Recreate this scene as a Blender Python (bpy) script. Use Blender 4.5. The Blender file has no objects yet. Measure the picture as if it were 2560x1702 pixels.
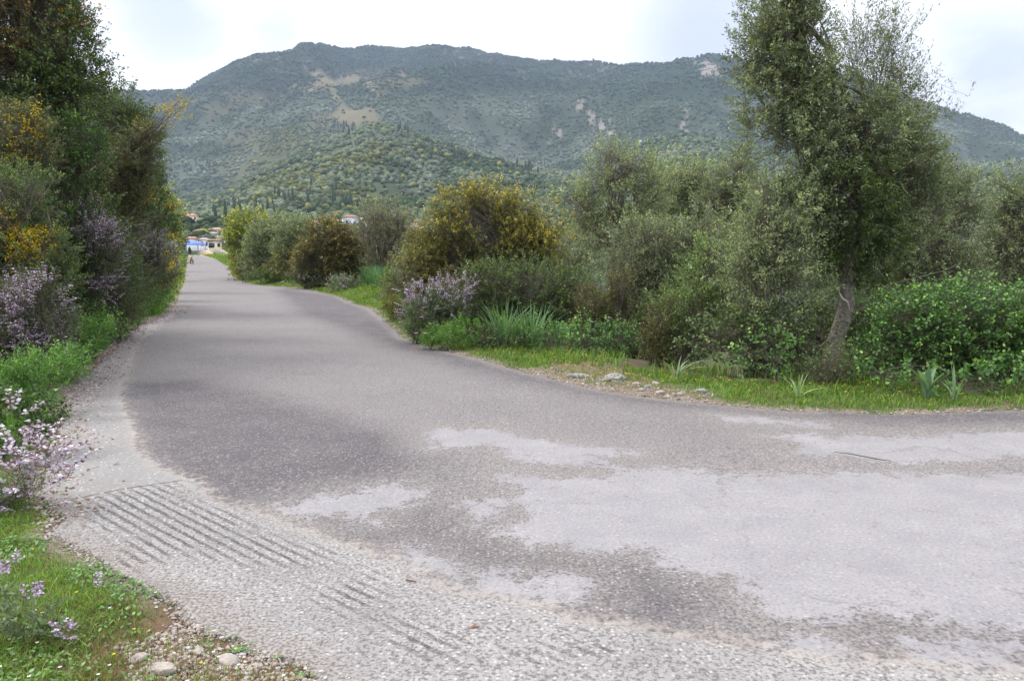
import bpy, math, random
import numpy as np
S = bpy.context.scene
RNG = np.random.default_rng(7)
random.seed(7)
# ------------------------------------------------------------------ camera
PITCH = math.radians(6.81); F = 1970.0; EYE = 1.6
cd = bpy.data.cameras.new('camera'); cam = bpy.data.objects.new('camera', cd)
S.collection.objects.link(cam); S.camera = cam
cam.location = (0, 0, EYE); cam.rotation_euler = (math.pi/2 - PITCH, 0, 0)
cd.sensor_width = 36; cd.lens = 36*F/2560; cd.clip_start = 0.05; cd.clip_end = 12000
S.view_settings.view_transform = 'Standard'; S.view_settings.look = 'None'
S.view_settings.gamma = 1; S.view_settings.exposure = 0.45
# ------------------------------------------------------------------ world
SUN_EL, SUN_AZ = math.radians(50), math.radians(-85)     # azimuth from +Y towards +X
w = bpy.data.worlds.new("World"); S.world = w; w.use_nodes = True
nt = w.node_tree; N = nt.nodes; L = nt.links
bgn = N['Background']
def ray(xs, ys):
    X = (xs-1280)/F; Y = -(ys-851)/F
    c, s = math.cos(PITCH), math.sin(PITCH)
    return np.array([X, c + Y*s, -s + Y*c])
def nn(tree, t, **kw):
    n = tree.nodes.new(t)
    for k, v in kw.items():
        if k.startswith('i_'): n.inputs[k[2:].replace('_', ' ')].default_value = v
        else: setattr(n, k, v)
    return n
sky = nn(nt, 'ShaderNodeTexSky', sky_type='NISHITA', sun_disc=False)
sky.sun_elevation = SUN_EL; sky.sun_rotation = SUN_AZ
skm = nn(nt, 'ShaderNodeVectorMath', operation='SCALE'); skm.inputs['Scale'].default_value = 0.12
L.new(sky.outputs[0], skm.inputs[0])
tc = nn(nt, 'ShaderNodeTexCoord')
mp = nn(nt, 'ShaderNodeMapping'); mp.inputs['Scale'].default_value = (1, 1, 2.2)
L.new(tc.outputs['Generated'], mp.inputs[0])
n1 = nn(nt, 'ShaderNodeTexNoise', i_Scale=4.2, i_Detail=7.0, i_Roughness=0.5, i_Distortion=0.3)
L.new(mp.outputs[0], n1.inputs['Vector'])
acc = None
for (xs, ys, rad, amp) in [(1760, 95, .13, .95), (2470, 170, .14, .9), (420, 10, .12, .8), (690, 70, .07, .7), (1120, 5, .06, .4), (1500, -60, .2, .3), (100, -300, .35, .5), (2000,-500,.5,.5)]:
    d = ray(xs, ys); d = d/np.linalg.norm(d)
    ds = nn(nt, 'ShaderNodeVectorMath', operation='DISTANCE'); ds.inputs[1].default_value = tuple(d)
    L.new(tc.outputs['Generated'], ds.inputs[0])
    mr = nn(nt, 'ShaderNodeMapRange', interpolation_type='SMOOTHSTEP'); mr.inputs['From Min'].default_value = rad*1.25
    mr.inputs['From Max'].default_value = rad*0.1; mr.inputs['To Min'].default_value = 0; mr.inputs['To Max'].default_value = amp
    L.new(ds.outputs['Value'], mr.inputs['Value'])
    if acc is None: acc = mr.outputs[0]
    else:
        a = nn(nt, 'ShaderNodeMath', operation='MAXIMUM'); L.new(acc, a.inputs[0]); L.new(mr.outputs[0], a.inputs[1]); acc = a.outputs[0]
ad = nn(nt, 'ShaderNodeMath', operation='MULTIPLY_ADD'); ad.inputs[1].default_value = 3.4; ad.inputs[2].default_value = -1.6
L.new(n1.outputs[0], ad.inputs[0])
sm = nn(nt, 'ShaderNodeMath', operation='ADD', use_clamp=True); L.new(acc, sm.inputs[0]); L.new(ad.outputs[0], sm.inputs[1])
mu = nn(nt, 'ShaderNodeMath', operation='MULTIPLY', use_clamp=True); L.new(acc, mu.inputs[0]); L.new(sm.outputs[0], mu.inputs[1])
cm = nn(nt, 'ShaderNodeMix', data_type='RGBA')
cm.inputs['A'].default_value = (1.25, 1.25, 1.27, 1); cm.inputs['B'].default_value = (.57, .61, .80, 1)
ml = nn(nt, 'ShaderNodeMath', operation='MULTIPLY', use_clamp=True); L.new(ad.outputs[0], ml.inputs[0]); ml.inputs[1].default_value = .42
mm = nn(nt, 'ShaderNodeMath', operation='MAXIMUM', use_clamp=True); L.new(mu.outputs[0], mm.inputs[0]); L.new(ml.outputs[0], mm.inputs[1])
L.new(mm.outputs[0], cm.inputs['Factor'])
sz = nn(nt, 'ShaderNodeSeparateXYZ'); L.new(tc.outputs['Generated'], sz.inputs[0])
zb = nn(nt, 'ShaderNodeMapRange', interpolation_type='SMOOTHSTEP'); zb.inputs['From Min'].default_value = .42; zb.inputs['From Max'].default_value = .95; zb.inputs['To Min'].default_value = 1; zb.inputs['To Max'].default_value = 2.1
L.new(sz.outputs[2], zb.inputs['Value'])
zv = nn(nt, 'ShaderNodeVectorMath', operation='SCALE')   # an overcast sky is brightest overhead
mx = nn(nt, 'ShaderNodeMix', data_type='RGBA'); mx.inputs['Factor'].default_value = 0.9
L.new(skm.outputs[0], mx.inputs['A']); L.new(cm.outputs['Result'], mx.inputs['B'])
L.new(mx.outputs['Result'], zv.inputs[0]); L.new(zb.outputs[0], zv.inputs['Scale']); L.new(zv.outputs[0], bgn.inputs[0]); bgn.inputs[1].default_value = 1.0
# ------------------------------------------------------------------ sun
sl = bpy.data.lights.new('sun', 'SUN'); sl.energy = 2.7; sl.angle = math.radians(22); sl.color = (1, .96, .9)
so = bpy.data.objects.new('sun', sl); S.collection.objects.link(so)
so.rotation_euler = (math.pi/2 - SUN_EL, 0, math.pi - SUN_AZ)   # shines from azimuth SUN_AZ
so.location = (0, 0, 50)
S.cycles.use_denoising = True
S.cycles.max_bounces = 7; S.cycles.diffuse_bounces = 4; S.cycles.transmission_bounces = 4
S.cycles.volume_bounces = 0; S.cycles.transparent_max_bounces = 8

# ------------------------------------------------------------------ helpers
def G(xs, ys, z=0.0):
    d = ray(xs, ys); t = (z-EYE)/d[2]; return np.array([d[0]*t, d[1]*t])
def Wp(xs, ys, dep):
    d = ray(xs, ys); return np.array([0, 0, EYE]) + d*(dep/d[1])
def proj(P):
    x, y, z = P[..., 0], P[..., 1], P[..., 2]-EYE
    c, s = math.cos(PITCH), math.sin(PITCH)
    f = y*c - z*s; u = y*s + z*c
    f = np.where(f < 0.01, 0.01, f)
    return 1280 + F*x/f, 851 - F*u/f
def hsh(i, j, k, seed):
    n = (i*374761393 + j*668265263 + k*2147483647 + seed*974634777) & 0xffffffff
    n = ((n ^ (n >> 13))*1274126177) & 0xffffffff
    n = ((n ^ (n >> 16))*2246822519) & 0xffffffff
    return ((n ^ (n >> 15)) & 0xffff)/65535.0
def vnoise(x, y, z, seed=0):
    xi, yi, zi = [np.floor(a).astype(np.int64) for a in (x, y, z)]
    fx, fy, fz = x-xi, y-yi, z-zi
    fx, fy, fz = [a*a*(3-2*a) for a in (fx, fy, fz)]
    r = 0
    for a in (0, 1):
        for b in (0, 1):
            for c in (0, 1):
                r = r + hsh(xi+a, yi+b, zi+c, seed)*(fx if a else 1-fx)*(fy if b else 1-fy)*(fz if c else 1-fz)
    return r
def fbm(x, y, z=None, oct=4, seed=0, g=.5):
    x = np.asarray(x, float); y = np.asarray(y, float)
    z = np.zeros_like(x) if z is None else z
    r = 0; a = 1; t = 0
    for o in range(oct):
        r = r + a*vnoise(x, y, z, seed+o); t += a; a *= g; x = x*2.03; y = y*2.03; z = z*2.03
    return r/t
def sdist(P, poly):
    """signed distance (negative inside) of points (n,2) to a polygon"""
    P = np.asarray(P); poly = np.asarray(poly, float); n = len(poly)
    d = np.full(len(P), 1e9); ins = np.zeros(len(P), bool)
    for i in range(n):
        a = poly[i]; b = poly[(i+1) % n]; e = b-a
        wv = P-a; t = np.clip((wv@e)/max(e@e, 1e-12), 0, 1)
        q = wv-t[:, None]*e; d = np.minimum(d, (q*q).sum(1))
        c = (a[1] > P[:, 1]) != (b[1] > P[:, 1])
        with np.errstate(divide='ignore', invalid='ignore'):
            xx = (b[0]-a[0])*(P[:, 1]-a[1])/(b[1]-a[1])+a[0]
        ins ^= c & (P[:, 0] < xx)
    d = np.sqrt(d); return np.where(ins, -d, d)
def ldist(P, line):
    line = np.asarray(line, float); d = np.full(len(P), 1e9)
    for a, b in zip(line[:-1], line[1:]):
        e = b-a; wv = P-a; t = np.clip((wv@e)/max(e@e, 1e-12), 0, 1); q = wv-t[:, None]*e
        d = np.minimum(d, (q*q).sum(1))
    return np.sqrt(d)
def sstep(a, b, x):
    t = np.clip((x-a)/(b-a), 0, 1); return t*t*(3-2*t)
def new_mesh(name, V, Fc, mat, col=None, smooth=False, parent=None, attrs=None, mats=None, midx=None):
    """V (n,3); Fc list of index arrays (m,k)"""
    V = np.ascontiguousarray(V, dtype=np.float32)
    me = bpy.data.meshes.new(name); me.vertices.add(len(V)); me.vertices.foreach_set('co', V.ravel())
    if not isinstance(Fc, list): Fc = [Fc]
    Fc = [f for f in Fc if len(f)]
    loops = np.concatenate([f.ravel() for f in Fc]).astype(np.int32)
    sizes = np.concatenate([np.full(len(f), f.shape[1]) for f in Fc]).astype(np.int32)
    st = np.concatenate([[0], np.cumsum(sizes)[:-1]]).astype(np.int32)
    me.loops.add(len(loops)); me.loops.foreach_set('vertex_index', loops)
    me.polygons.add(len(sizes)); me.polygons.foreach_set('loop_start', st); me.polygons.foreach_set('loop_total', sizes)
    me.update(calc_edges=True)
    if col is not None:
        a = me.color_attributes.new('col', 'FLOAT_COLOR', 'POINT')
        c4 = np.ones((len(V), 4), np.float32); c4[:, :col.shape[1]] = col; a.data.foreach_set('color', c4.ravel())
    for k, v in (attrs or {}).items():
        a = me.attributes.new(k, 'FLOAT', 'POINT'); a.data.foreach_set('value', np.ascontiguousarray(v, np.float32))
    if smooth: me.polygons.foreach_set('use_smooth', np.ones(len(sizes), bool))
    for m in (mats or [mat]): me.materials.append(m)
    if midx is not None: me.polygons.foreach_set('material_index', np.asarray(midx, np.int32))
    ob = bpy.data.objects.new(name, me); S.collection.objects.link(ob)
    if parent is not None: ob.parent = parent
    return ob
def tag(o, label=None, cat=None, group=None, kind=None):
    if label: o['label'] = label
    if cat: o['category'] = cat
    if group: o['group'] = group
    if kind: o['kind'] = kind
    return o
def thing(name, label, cat, group=None, loc=(0, 0, 0)):
    o = bpy.data.objects.new(name, None); S.collection.objects.link(o); o.location = loc; o.empty_display_size = .2
    return tag(o, label, cat, group)
def put(o, root):
    """parent a world-space mesh under a root standing elsewhere"""
    o.parent = root; o.location = tuple(-np.array(root.location)); return o
# materials
def mat_new(name):
    m = bpy.data.materials.new(name); m.use_nodes = True; t = m.node_tree; t.nodes.clear()
    out = nn(t, 'ShaderNodeOutputMaterial'); return m, t, out
def plain(name, rgb, rough=.8, noise=.15, scale=20, bump=0.0, metal=0):
    m, t, out = mat_new(name); b = nn(t, 'ShaderNodeBsdfPrincipled'); t.links.new(b.outputs[0], out.inputs[0])
    no = nn(t, 'ShaderNodeTexNoise', i_Scale=scale, i_Detail=4.0); co = nn(t, 'ShaderNodeTexCoord'); t.links.new(co.outputs['Object'], no.inputs['Vector'])
    mxx = nn(t, 'ShaderNodeMix', data_type='RGBA'); mxx.inputs['A'].default_value = (*[c*(1-noise*1.5) for c in rgb], 1); mxx.inputs['B'].default_value = (*[min(1, c*(1+noise*1.5)) for c in rgb], 1)
    t.links.new(no.outputs[0], mxx.inputs['Factor']); t.links.new(mxx.outputs['Result'], b.inputs['Base Color'])
    b.inputs['Roughness'].default_value = rough; b.inputs['Metallic'].default_value = metal
    if bump:
        bu = nn(t, 'ShaderNodeBump'); bu.inputs['Strength'].default_value = .8; bu.inputs['Distance'].default_value = bump
        t.links.new(no.outputs[0], bu.inputs['Height']); t.links.new(bu.outputs[0], b.inputs['Normal'])
    return m
def leafmat(name, trans=.3, rough=.5, spec=.3):
    m, t, out = mat_new(name); b = nn(t, 'ShaderNodeBsdfPrincipled'); b.inputs['Roughness'].default_value = rough
    b.inputs['Specular IOR Level'].default_value = spec
    at = nn(t, 'ShaderNodeAttribute', attribute_name='col'); t.links.new(at.outputs['Color'], b.inputs['Base Color'])
    if trans > 0:
        tr = nn(t, 'ShaderNodeBsdfTranslucent'); g = nn(t, 'ShaderNodeMix', data_type='RGBA', blend_type='MULTIPLY'); g.inputs['Factor'].default_value = 1
        g.inputs['B'].default_value = (1.25, 1.3, .55, 1); t.links.new(at.outputs['Color'], g.inputs['A']); t.links.new(g.outputs['Result'], tr.inputs[0])
        ms = nn(t, 'ShaderNodeMixShader'); ms.inputs[0].default_value = trans
        t.links.new(b.outputs[0], ms.inputs[1]); t.links.new(tr.outputs[0], ms.inputs[2]); t.links.new(ms.outputs[0], out.inputs[0])
    else: t.links.new(b.outputs[0], out.inputs[0])
    return m
M_leaf = leafmat('leaf', .32, .42, .5); M_grass = leafmat('grass_blade', .35, .6, .2)
M_petal = leafmat('petal', .25, .6, .2); M_far = leafmat('far_canopy', 0, .95, .05)
M_bark = plain('bark', (.13, .105, .085), .95, .5, 14, .02)
M_twig = plain('twig', (.12, .10, .078), .95, .3, 30)
M_palebark = plain('pale_bark', (.23, .2, .17), .95, .62, 22, .05)

# ------------------------------------------------------------------ ground plan (photo outline of the paving projected on level ground)
def Gp(pts, sc=None, off=(0, 0)):
    if sc: pts = [(x*sc+off[0], y*sc+off[1]) for x, y in pts]
    return [G(x, y) for x, y in pts]
left_edge = [(470, 637), (467, 655), (462, 700), (440, 760), (406, 791), (350, 814), (300, 845), (285, 872), (232, 925), (172, 983), (156, 1055), (146, 1097), (118, 1160), (60, 1215), (126, 1256), (150, 1300), (126, 1335), (236, 1386), (290, 1432), (374, 1467), (446, 1512), (488, 1562), (572, 1589), (648, 1627), (744, 1650), (820, 1702)]
right_edge = [(2560, 1025), (2251, 1037), (2007, 1029), (1803, 1013), (1600, 989), (1466, 970), (1275, 921), (1198, 898), (1076, 868), (1003, 841), (957, 797), (930, 772), (886, 761), (839, 740), (756, 721), (661, 714), (608, 706), (575, 688), (573, 670), (539, 648), (503, 638)]
LE = Gp(left_edge); RE = Gp(right_edge)
ROAD = np.array(LE + [np.array([-.2, 2.2]), np.array([.2, 1]), np.array([1.5, -3]), np.array([3, -12]), np.array([60, -12]), np.array([60, 6.4]), np.array([20, 7.2])] + RE)
LEFTL = np.array(LE)
RIGHTL = np.array([np.array([60, 6.4]), np.array([20, 7.2])] + RE)
def gz(x, y):
    """height of the unpaved ground"""
    x = np.atleast_1d(np.asarray(x, float)); y = np.atleast_1d(np.asarray(y, float)); P = np.stack([x, y], 1)
    sd = sdist(P, ROAD); dl = ldist(P, LEFTL); dr = ldist(P, RIGHTL)
    out = np.maximum(sd, 0)
    left = (dl < dr) | (x < -4)
    zl = sstep(0, 9, out)*1.6*sstep(3.5, 8, y) + sstep(.2, 1.2, out)*.12 + (fbm(x*.8, y*.8, seed=3)-.5)*.16*sstep(.05, .8, out)
    zr = .03*sstep(0, .5, out) - sstep(1.0, 7, out)*1.1 - sstep(6, 45, out)*6.5 - sstep(45, 90, out)*3.5 + (fbm(x*.8, y*.8, seed=5)-.5)*.16*sstep(.1, .8, out)
    z = np.where(left, zl, zr) + (fbm(x*9, y*9, seed=9)-.5)*.035*sstep(0, .15, out)
    z = np.where(y > 125, np.where(left | (dr < 6), z*sstep(150, 125, y), z), z)
    return np.where(sd < 0, -.02, -.02*sstep(.06, 0, sd)+z*sstep(0, .08, sd))
def polar(th, r):
    T, R = np.meshgrid(th, r, indexing='ij'); return T, R, R*np.sin(T), R*np.cos(T)
def grid_faces(a, b, keep=None, wrap=False):
    idx = np.arange(a*b).reshape(a, b)
    if wrap: idx = np.vstack([idx, idx[:1]])
    f = np.stack([idx[:-1, :-1], idx[1:, :-1], idx[1:, 1:], idx[:-1, 1:]], -1).reshape(-1, 4)
    return f[:, ::-1] if keep is None else f[keep][:, ::-1]
rad = math.radians
th_f = np.unique(np.concatenate([np.radians(np.arange(-180, -40, 2.5)), np.radians(np.linspace(-40, 40, 520)), np.radians(np.arange(40.5, 180, 2.5))]))
r_n = np.concatenate([np.geomspace(.25, 2.4, 24)[:-1], np.geomspace(2.4, 16, 520)[:-1], np.geomspace(16, 165, 130)])

# ------------------------------------------------------------------ road
def road_material():
    m, t, out = mat_new('worn_asphalt'); lk = t.links.new
    b = nn(t, 'ShaderNodeBsdfPrincipled'); lk(b.outputs[0], out.inputs[0]); b.inputs['Roughness'].default_value = .82; b.inputs['Specular IOR Level'].default_value = .3
    co = nn(t, 'ShaderNodeTexCoord'); P = co.outputs['Object']
    def attr(n): return nn(t, 'ShaderNodeAttribute', attribute_name=n).outputs['Fac']
    def noise(s, d=3.0, r=.55, dist=0):
        n = nn(t, 'ShaderNodeTexNoise', i_Scale=s, i_Detail=d, i_Roughness=r, i_Distortion=dist); lk(P, n.inputs['Vector']); return n.outputs[0]
    def ramp(v, a, bb, lo=0, hi=1):
        q = nn(t, 'ShaderNodeMapRange'); q.inputs['From Min'].default_value = a; q.inputs['From Max'].default_value = bb; q.inputs['To Min'].default_value = lo; q.inputs['To Max'].default_value = hi
        lk(v, q.inputs['Value']); return q.outputs[0]
    def mth(op, x, y, cl=False):
        q = nn(t, 'ShaderNodeMath', operation=op, use_clamp=cl)
        for i, v in enumerate((x, y)):
            if isinstance(v, (int, float)): q.inputs[i].default_value = v
            else: lk(v, q.inputs[i])
        return q.outputs[0]
    def mix(f, a, bb, bt='MIX'):
        q = nn(t, 'ShaderNodeMix', data_type='RGBA', blend_type=bt)
        for nm, v in (('Factor', f), ('A', a), ('B', bb)):
            if isinstance(v, tuple): q.inputs[nm].default_value = (*v, 1)
            elif isinstance(v, (int, float)): q.inputs[nm].default_value = v
            else: lk(v, q.inputs[nm])
        return q.outputs['Result']
    big = noise(.55, 4, .6); mid = noise(2.2, 5, .6); fine = noise(14, 4, .65); gr = noise(60, 3, .6); ggr = noise(170, 2, .6)
    # stone chips
    vo = nn(t, 'ShaderNodeTexVoronoi', i_Scale=50.0); lk(P, vo.inputs['Vector']); sep = nn(t, 'ShaderNodeSeparateColor'); lk(vo.outputs['Color'], sep.inputs[0])
    chip = ramp(vo.outputs['Distance'], .55, .15)
    chipw = mth('MULTIPLY', chip, ramp(sep.outputs[0], .45, .8))
    vo2 = nn(t, 'ShaderNodeTexVoronoi', i_Scale=42.0); lk(P, vo2.inputs['Vector']); sep2 = nn(t, 'ShaderNodeSeparateColor'); lk(vo2.outputs['Color'], sep2.inputs[0])
    chip2 = mth('MULTIPLY', ramp(vo2.outputs['Distance'], .5, .2), ramp(sep2.outputs[1], .55, .95))
    # asphalt
    asp = mix(ramp(big, .3, .7), (.205, .192, .188), (.235, .22, .214))
    asp = mix(ramp(mid, .35, .75, 0, .3), asp, (.27, .253, .245))
    asp = mix(ramp(attr('dark'), 0, .7, 0, .88), asp, mix(ramp(mid, .3, .7), (.085, .078, .085), (.13, .12, .125)))
    asp = mix(ramp(attr('pale'), .02, .5, 0, .7), asp, (.275, .255, .238))
    asp = mix(mth('MULTIPLY', chipw, .8), asp, mix(sep.outputs[1], (.52, .49, .47), (.3, .24, .21)))
    asp = mix(ramp(gr, .52, .4, 0, .6), asp, (.05, .047, .05)); asp = mix(ramp(noise(28, 3, .7), .5, .36, 0, .35), asp, (.06, .056, .06))
    # pale worn slurry film
    pv = mth('ADD', attr('pale'), mth('MULTIPLY', mth('SUBTRACT', fine, .5), .42)); pv = mth('ADD', pv, mth('MULTIPLY', mth('SUBTRACT', noise(3.2, 7, .7, .8), .5), 1.0))
    pv = mth('ADD', pv, mth('MULTIPLY', mth('SUBTRACT', gr, .5), .25))
    pm = ramp(pv, .46, .56)
    pale = mix(ramp(mid, .3, .7), (.25, .243, .255), (.32, .31, .315)); pale = mix(ramp(gr, .62, .4, 0, .28), pale, (.2, .19, .19))
    pale = mix(mth('MULTIPLY', chip2, .25), pale, (.6, .58, .55))
    pale = mix(ramp(noise(9, 5, .7), .62, .72, 0, .6), pale, (.24, .215, .2))
    pm2 = mth('MULTIPLY', pm, ramp(noise(5.5, 7, .75, .5), .66, .57, .4, 1)); c = mix(mth('MULTIPLY', pm2, ramp(gr, .32, .5, .6, 1)), asp, pale)
    # concrete apron
    con = mix(ramp(mid, .3, .7), (.255, .247, .243), (.37, .358, .345)); con = mix(ramp(attr('smoothc'), .4, .6, 0, .6), con, (.225, .222, .212))
    rough_f = ramp(attr('smoothc'), .5, .3)
    con = mix(mth('MULTIPLY', ramp(gr, .52, .40, 0, .85), rough_f), con, (.12, .11, .105))
    con = mix(ramp(ggr, .5, .35, 0, .4), con, (.14, .13, .12))
    con = mix(mth('MULTIPLY', chip2, .6), con, (.66, .63, .62))
    # grooves
    gd = attr('groovecoord'); gw = mth('ADD', gd, mth('MULTIPLY', mth('SUBTRACT', fine, .5), .55))
    gs = nn(t, 'ShaderNodeMath', operation='SINE'); lk(mth('MULTIPLY', gw, 2*math.pi), gs.inputs[0])
    gm = mth('MULTIPLY', ramp(mth('ADD', gs.outputs[0], mth('MULTIPLY', mth('SUBTRACT', gr, .5), 3.2)), .5, 1.15), ramp(mth('ADD', attr('groove'), mth('ADD', mth('MULTIPLY', mth('SUBTRACT', mid, .5), 1.8), mth('MULTIPLY', mth('SUBTRACT', fine, .5), 1.2))), .35, .95))
    con = mix(mth('MULTIPLY', gm, .56), con, (.12, .11, .105))
    cv = mth('ADD', attr('conc'), mth('MULTIPLY', mth('SUBTRACT', fine, .5), .18)); cv = mth('ADD', cv, mth('MULTIPLY', mth('SUBTRACT', mid, .5), .12))
    cmk = ramp(cv, .48, .53)
    c = mix(cmk, c, con)
    # sandy rim where the two meet
    rim = mth('MULTIPLY', ramp(cv, .38, .5), ramp(cv, .62, .52)); c = mix(mth('MULTIPLY', rim, ramp(fine, .4, .65, .0, .7)), c, (.36, .32, .275))
    c = mix(mth('MULTIPLY', ramp(mth('ADD', attr('joint'), mth('MULTIPLY', mth('SUBTRACT', fine, .5), .8)), .45, .75), .85), c, (.06, .055, .04))
    # dirt towards the verge and loose brown stains
    dm = mth('ADD', attr('dirt'), mth('MULTIPLY', mth('SUBTRACT', fine, .5), .8)); dmk = ramp(dm, .45, .8)
    c = mix(mth('MULTIPLY', dmk, .8), c, mix(ramp(gr, .4, .6), (.13, .10, .08), (.30, .285, .265)))
    # cracks
    wn = nn(t, 'ShaderNodeVectorMath', operation='MULTIPLY_ADD'); nz = nn(t, 'ShaderNodeTexNoise', i_Scale=1.6, i_Detail=5.0); lk(P, nz.inputs['Vector']); lk(nz.outputs['Color'], wn.inputs[0]); wn.inputs[1].default_value = (.9, .9, .9); lk(P, wn.inputs[2])
    vc = nn(t, 'ShaderNodeTexVoronoi', feature='DISTANCE_TO_EDGE', i_Scale=.42); lk(wn.outputs[0], vc.inputs['Vector'])
    ck = mth('MULTIPLY', ramp(vc.outputs[0], .007, .002), ramp(noise(.8, 2), .5, .58)); ck = mth('MULTIPLY', ck, mth('SUBTRACT', 1, cmk))
    c = mix(mth('MULTIPLY', ck, .22), c, (.05, .045, .045))
    tint = nn(t, 'ShaderNodeMix', data_type='RGBA', blend_type='MULTIPLY'); tint.inputs['Factor'].default_value = 1; tint.inputs['B'].default_value = (.84, .83, .836, 1); lk(c, tint.inputs['A']); lk(tint.outputs['Result'], b.inputs['Base Color'])
    h = mth('ADD', mth('MULTIPLY', gr, .6), mth('MULTIPLY', chip2, .5)); h = mth('ADD', h, mth('MULTIPLY', chip, .25))
    h = mth('MULTIPLY', h, mth('SUBTRACT', 1, mth('MULTIPLY', pm, mth('MULTIPLY', .75, mth('SUBTRACT', 1, cmk)))))
    h = mth('SUBTRACT', h, mth('MULTIPLY', gm, mth('MULTIPLY', cmk, 2.0)))
    h = mth('SUBTRACT', h, mth('MULTIPLY', ck, .5))
    bu = nn(t, 'ShaderNodeBump'); bu.inputs['Strength'].default_value = 1; bu.inputs['Distance'].default_value = .009
    lk(h, bu.inputs['Height']); lk(bu.outputs[0], b.inputs['Normal'])
    return m
A_, B_ = (.4796, (600, 950)), (.4796, (1560, 950))
PALE = [Gp([(200, 660), (380, 620), (560, 580), (830, 550), (970, 570), (940, 610), (820, 650), (760, 700), (720, 745), (600, 735), (540, 710), (400, 700), (330, 740), (210, 700)], *A_),
        Gp([(1330, 760), (1480, 720), (1490, 630), (1340, 510), (1700, 500), (1900, 520), (2085, 460)], *A_) + Gp([(250, 455), (600, 480), (900, 470), (1300, 480), (2085, 490), (3200, 500), (3200, 1420), (2085, 1300), (1700, 1290), (1300, 1210), (1150, 1250), (760, 1260), (650, 1130), (580, 1060), (350, 1010), (60, 900)], *B_) + Gp([(1830, 910), (1650, 880), (1500, 860), (1400, 820)], *A_),
        Gp([(980, 270), (1100, 250), (1350, 255), (1450, 300), (1650, 320), (2085, 370), (2085, 400), (1880, 400), (1890, 440), (2085, 470), (1700, 455), (1500, 425), (1350, 395), (1300, 340), (1000, 350)], *A_),
        Gp([(740, 290), (1000, 280), (1300, 300), (2085, 260), (3200, 260), (3200, 430), (2085, 400), (1500, 440), (1000, 390), (860, 385), (950, 320)], *B_),
        Gp([(850, 870), (1000, 920), (1100, 980), (1200, 1010), (1450, 1010), (1600, 1060), (1650, 1030), (1830, 1040), (1720, 1140), (1550, 1170), (1350, 1150), (1100, 1080), (950, 980)], *A_),
        Gp([(1160, 630), (1330, 630), (1390, 700), (1220, 755)], *A_),
        Gp([(470, 185), (600, 185), (1050, 222), (1050, 242), (600, 218)], *B_),
        Gp([(640, 1360), (700, 1310), (960, 1350), (1180, 1380), (1150, 1480), (900, 1450)], *B_),
        Gp([(1400, 1330), (2085, 1430), (3200, 1500), (3200, 1640), (1700, 1530), (1480, 1480)], *B_)]
CONC = Gp([(440, 780), (380, 830), (345, 860), (332, 900), (310, 960), (302, 1010), (330, 1060), (345, 1120), (400, 1170), (480, 1200), (560, 1258), (690, 1290), (720, 1305), (868, 1358), (1008, 1405), (1127, 1473), (1319, 1511), (1439, 1545), (1600, 1569), (1848, 1617), (2135, 1650), (2560, 1679), (4000, 1760)]) + [np.array([14, -12.]), np.array([-3, -12.]), np.array([-12, 3.]), np.array([-14, 9.])]
SMOOTHC = Gp([(440, 780), (300, 845), (100, 1000), (-60, 1240), (150, 1253), (385, 1214), (440, 1203), (540, 1240), (480, 1195), (345, 1120), (300, 1010), (345, 860)])
GRO_W = 1
GRO = [Gp([(200, 1245), (440, 1208), (560, 1265), (700, 1330), (860, 1415), (745, 1455), (560, 1400), (330, 1400), (230, 1330)]),
       Gp([(740, 1510), (880, 1440), (980, 1480), (1010, 1530), (1170, 1660), (1050, 1670), (860, 1580)]),
       Gp([(1300, 1630), (1500, 1610), (1700, 1640), (1500, 1660)])]
DARK = [Gp([(350, 1050), (340, 960), (480, 950), (700, 1010), (1000, 1100), (1060, 1240), (1300, 1330), (1600, 1380), (1800, 1450), (1640, 1560), (1400, 1490), (1100, 1400), (800, 1330), (690, 1285), (560, 1250), (400, 1165)]),
        Gp([(1210, 900), (1000, 845), (900, 765), (840, 742), (700, 725), (760, 780), (1000, 870), (1300, 950), (1600, 1005), (2000, 1045), (2560, 1050), (2560, 1027), (2000, 1028), (1600, 990)]),
        Gp([(2150, 1530), (2400, 1560), (2600, 1600), (2600, 1640), (2300, 1640), (2120, 1640)]), Gp([(1900, 1580), (2010, 1600), (2040, 1640), (1930, 1620)])]
gdir = (G(400, 1310)-G(252, 1232)); gdir /= np.linalg.norm(gdir); gnrm = np.array([-gdir[1], gdir[0]])
T, R, X, Y = polar(th_f, r_n)
P2 = np.stack([X.ravel(), Y.ravel()], 1)
sd = sdist(P2, ROAD); fin = (fbm(P2[:, 0]*6, P2[:, 1]*6, seed=31)-.5)*.16+(fbm(P2[:, 0]*1.5, P2[:, 1]*1.5, seed=32)-.5)*.15
nearf = sstep(60, 8, R.ravel())
sde = sd + fin*nearf
def fld(polys, wd):
    d = np.min([sdist(P2, p) for p in polys], 0); return np.clip(.5-d/wd, 0, 1)
slope = .045*np.clip(X.ravel(), -3, 12)*0
zr = -sstep(0, .06, sde)*.06 + (fbm(P2[:, 0]*.7, P2[:, 1]*.7, seed=40)-.5)*.03*sstep(0, -.5, sd)
ok = (sde < .06)
fc = grid_faces(len(th_f), len(r_n)); fc = fc[ok[fc].any(1)]
used = np.unique(fc); remap = np.full(len(P2), -1); remap[used] = np.arange(len(used)); fcr = remap[fc]
gc = (P2@gnrm)/.066
attrs = dict(pale=fld(PALE, .9), conc=fld([CONC], .9), smoothc=fld([SMOOTHC], .3), groove=fld(GRO, .5), dark=sstep(0, 1, fld(DARK, 1.2)),
             dirt=sstep(-.45, .0, sde)*.75*(P2[:, 0] < 3), groovecoord=gc)
attrs['dirt'] = np.maximum(attrs['dirt'], sstep(-.16, 0, sde)*.7)
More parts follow.
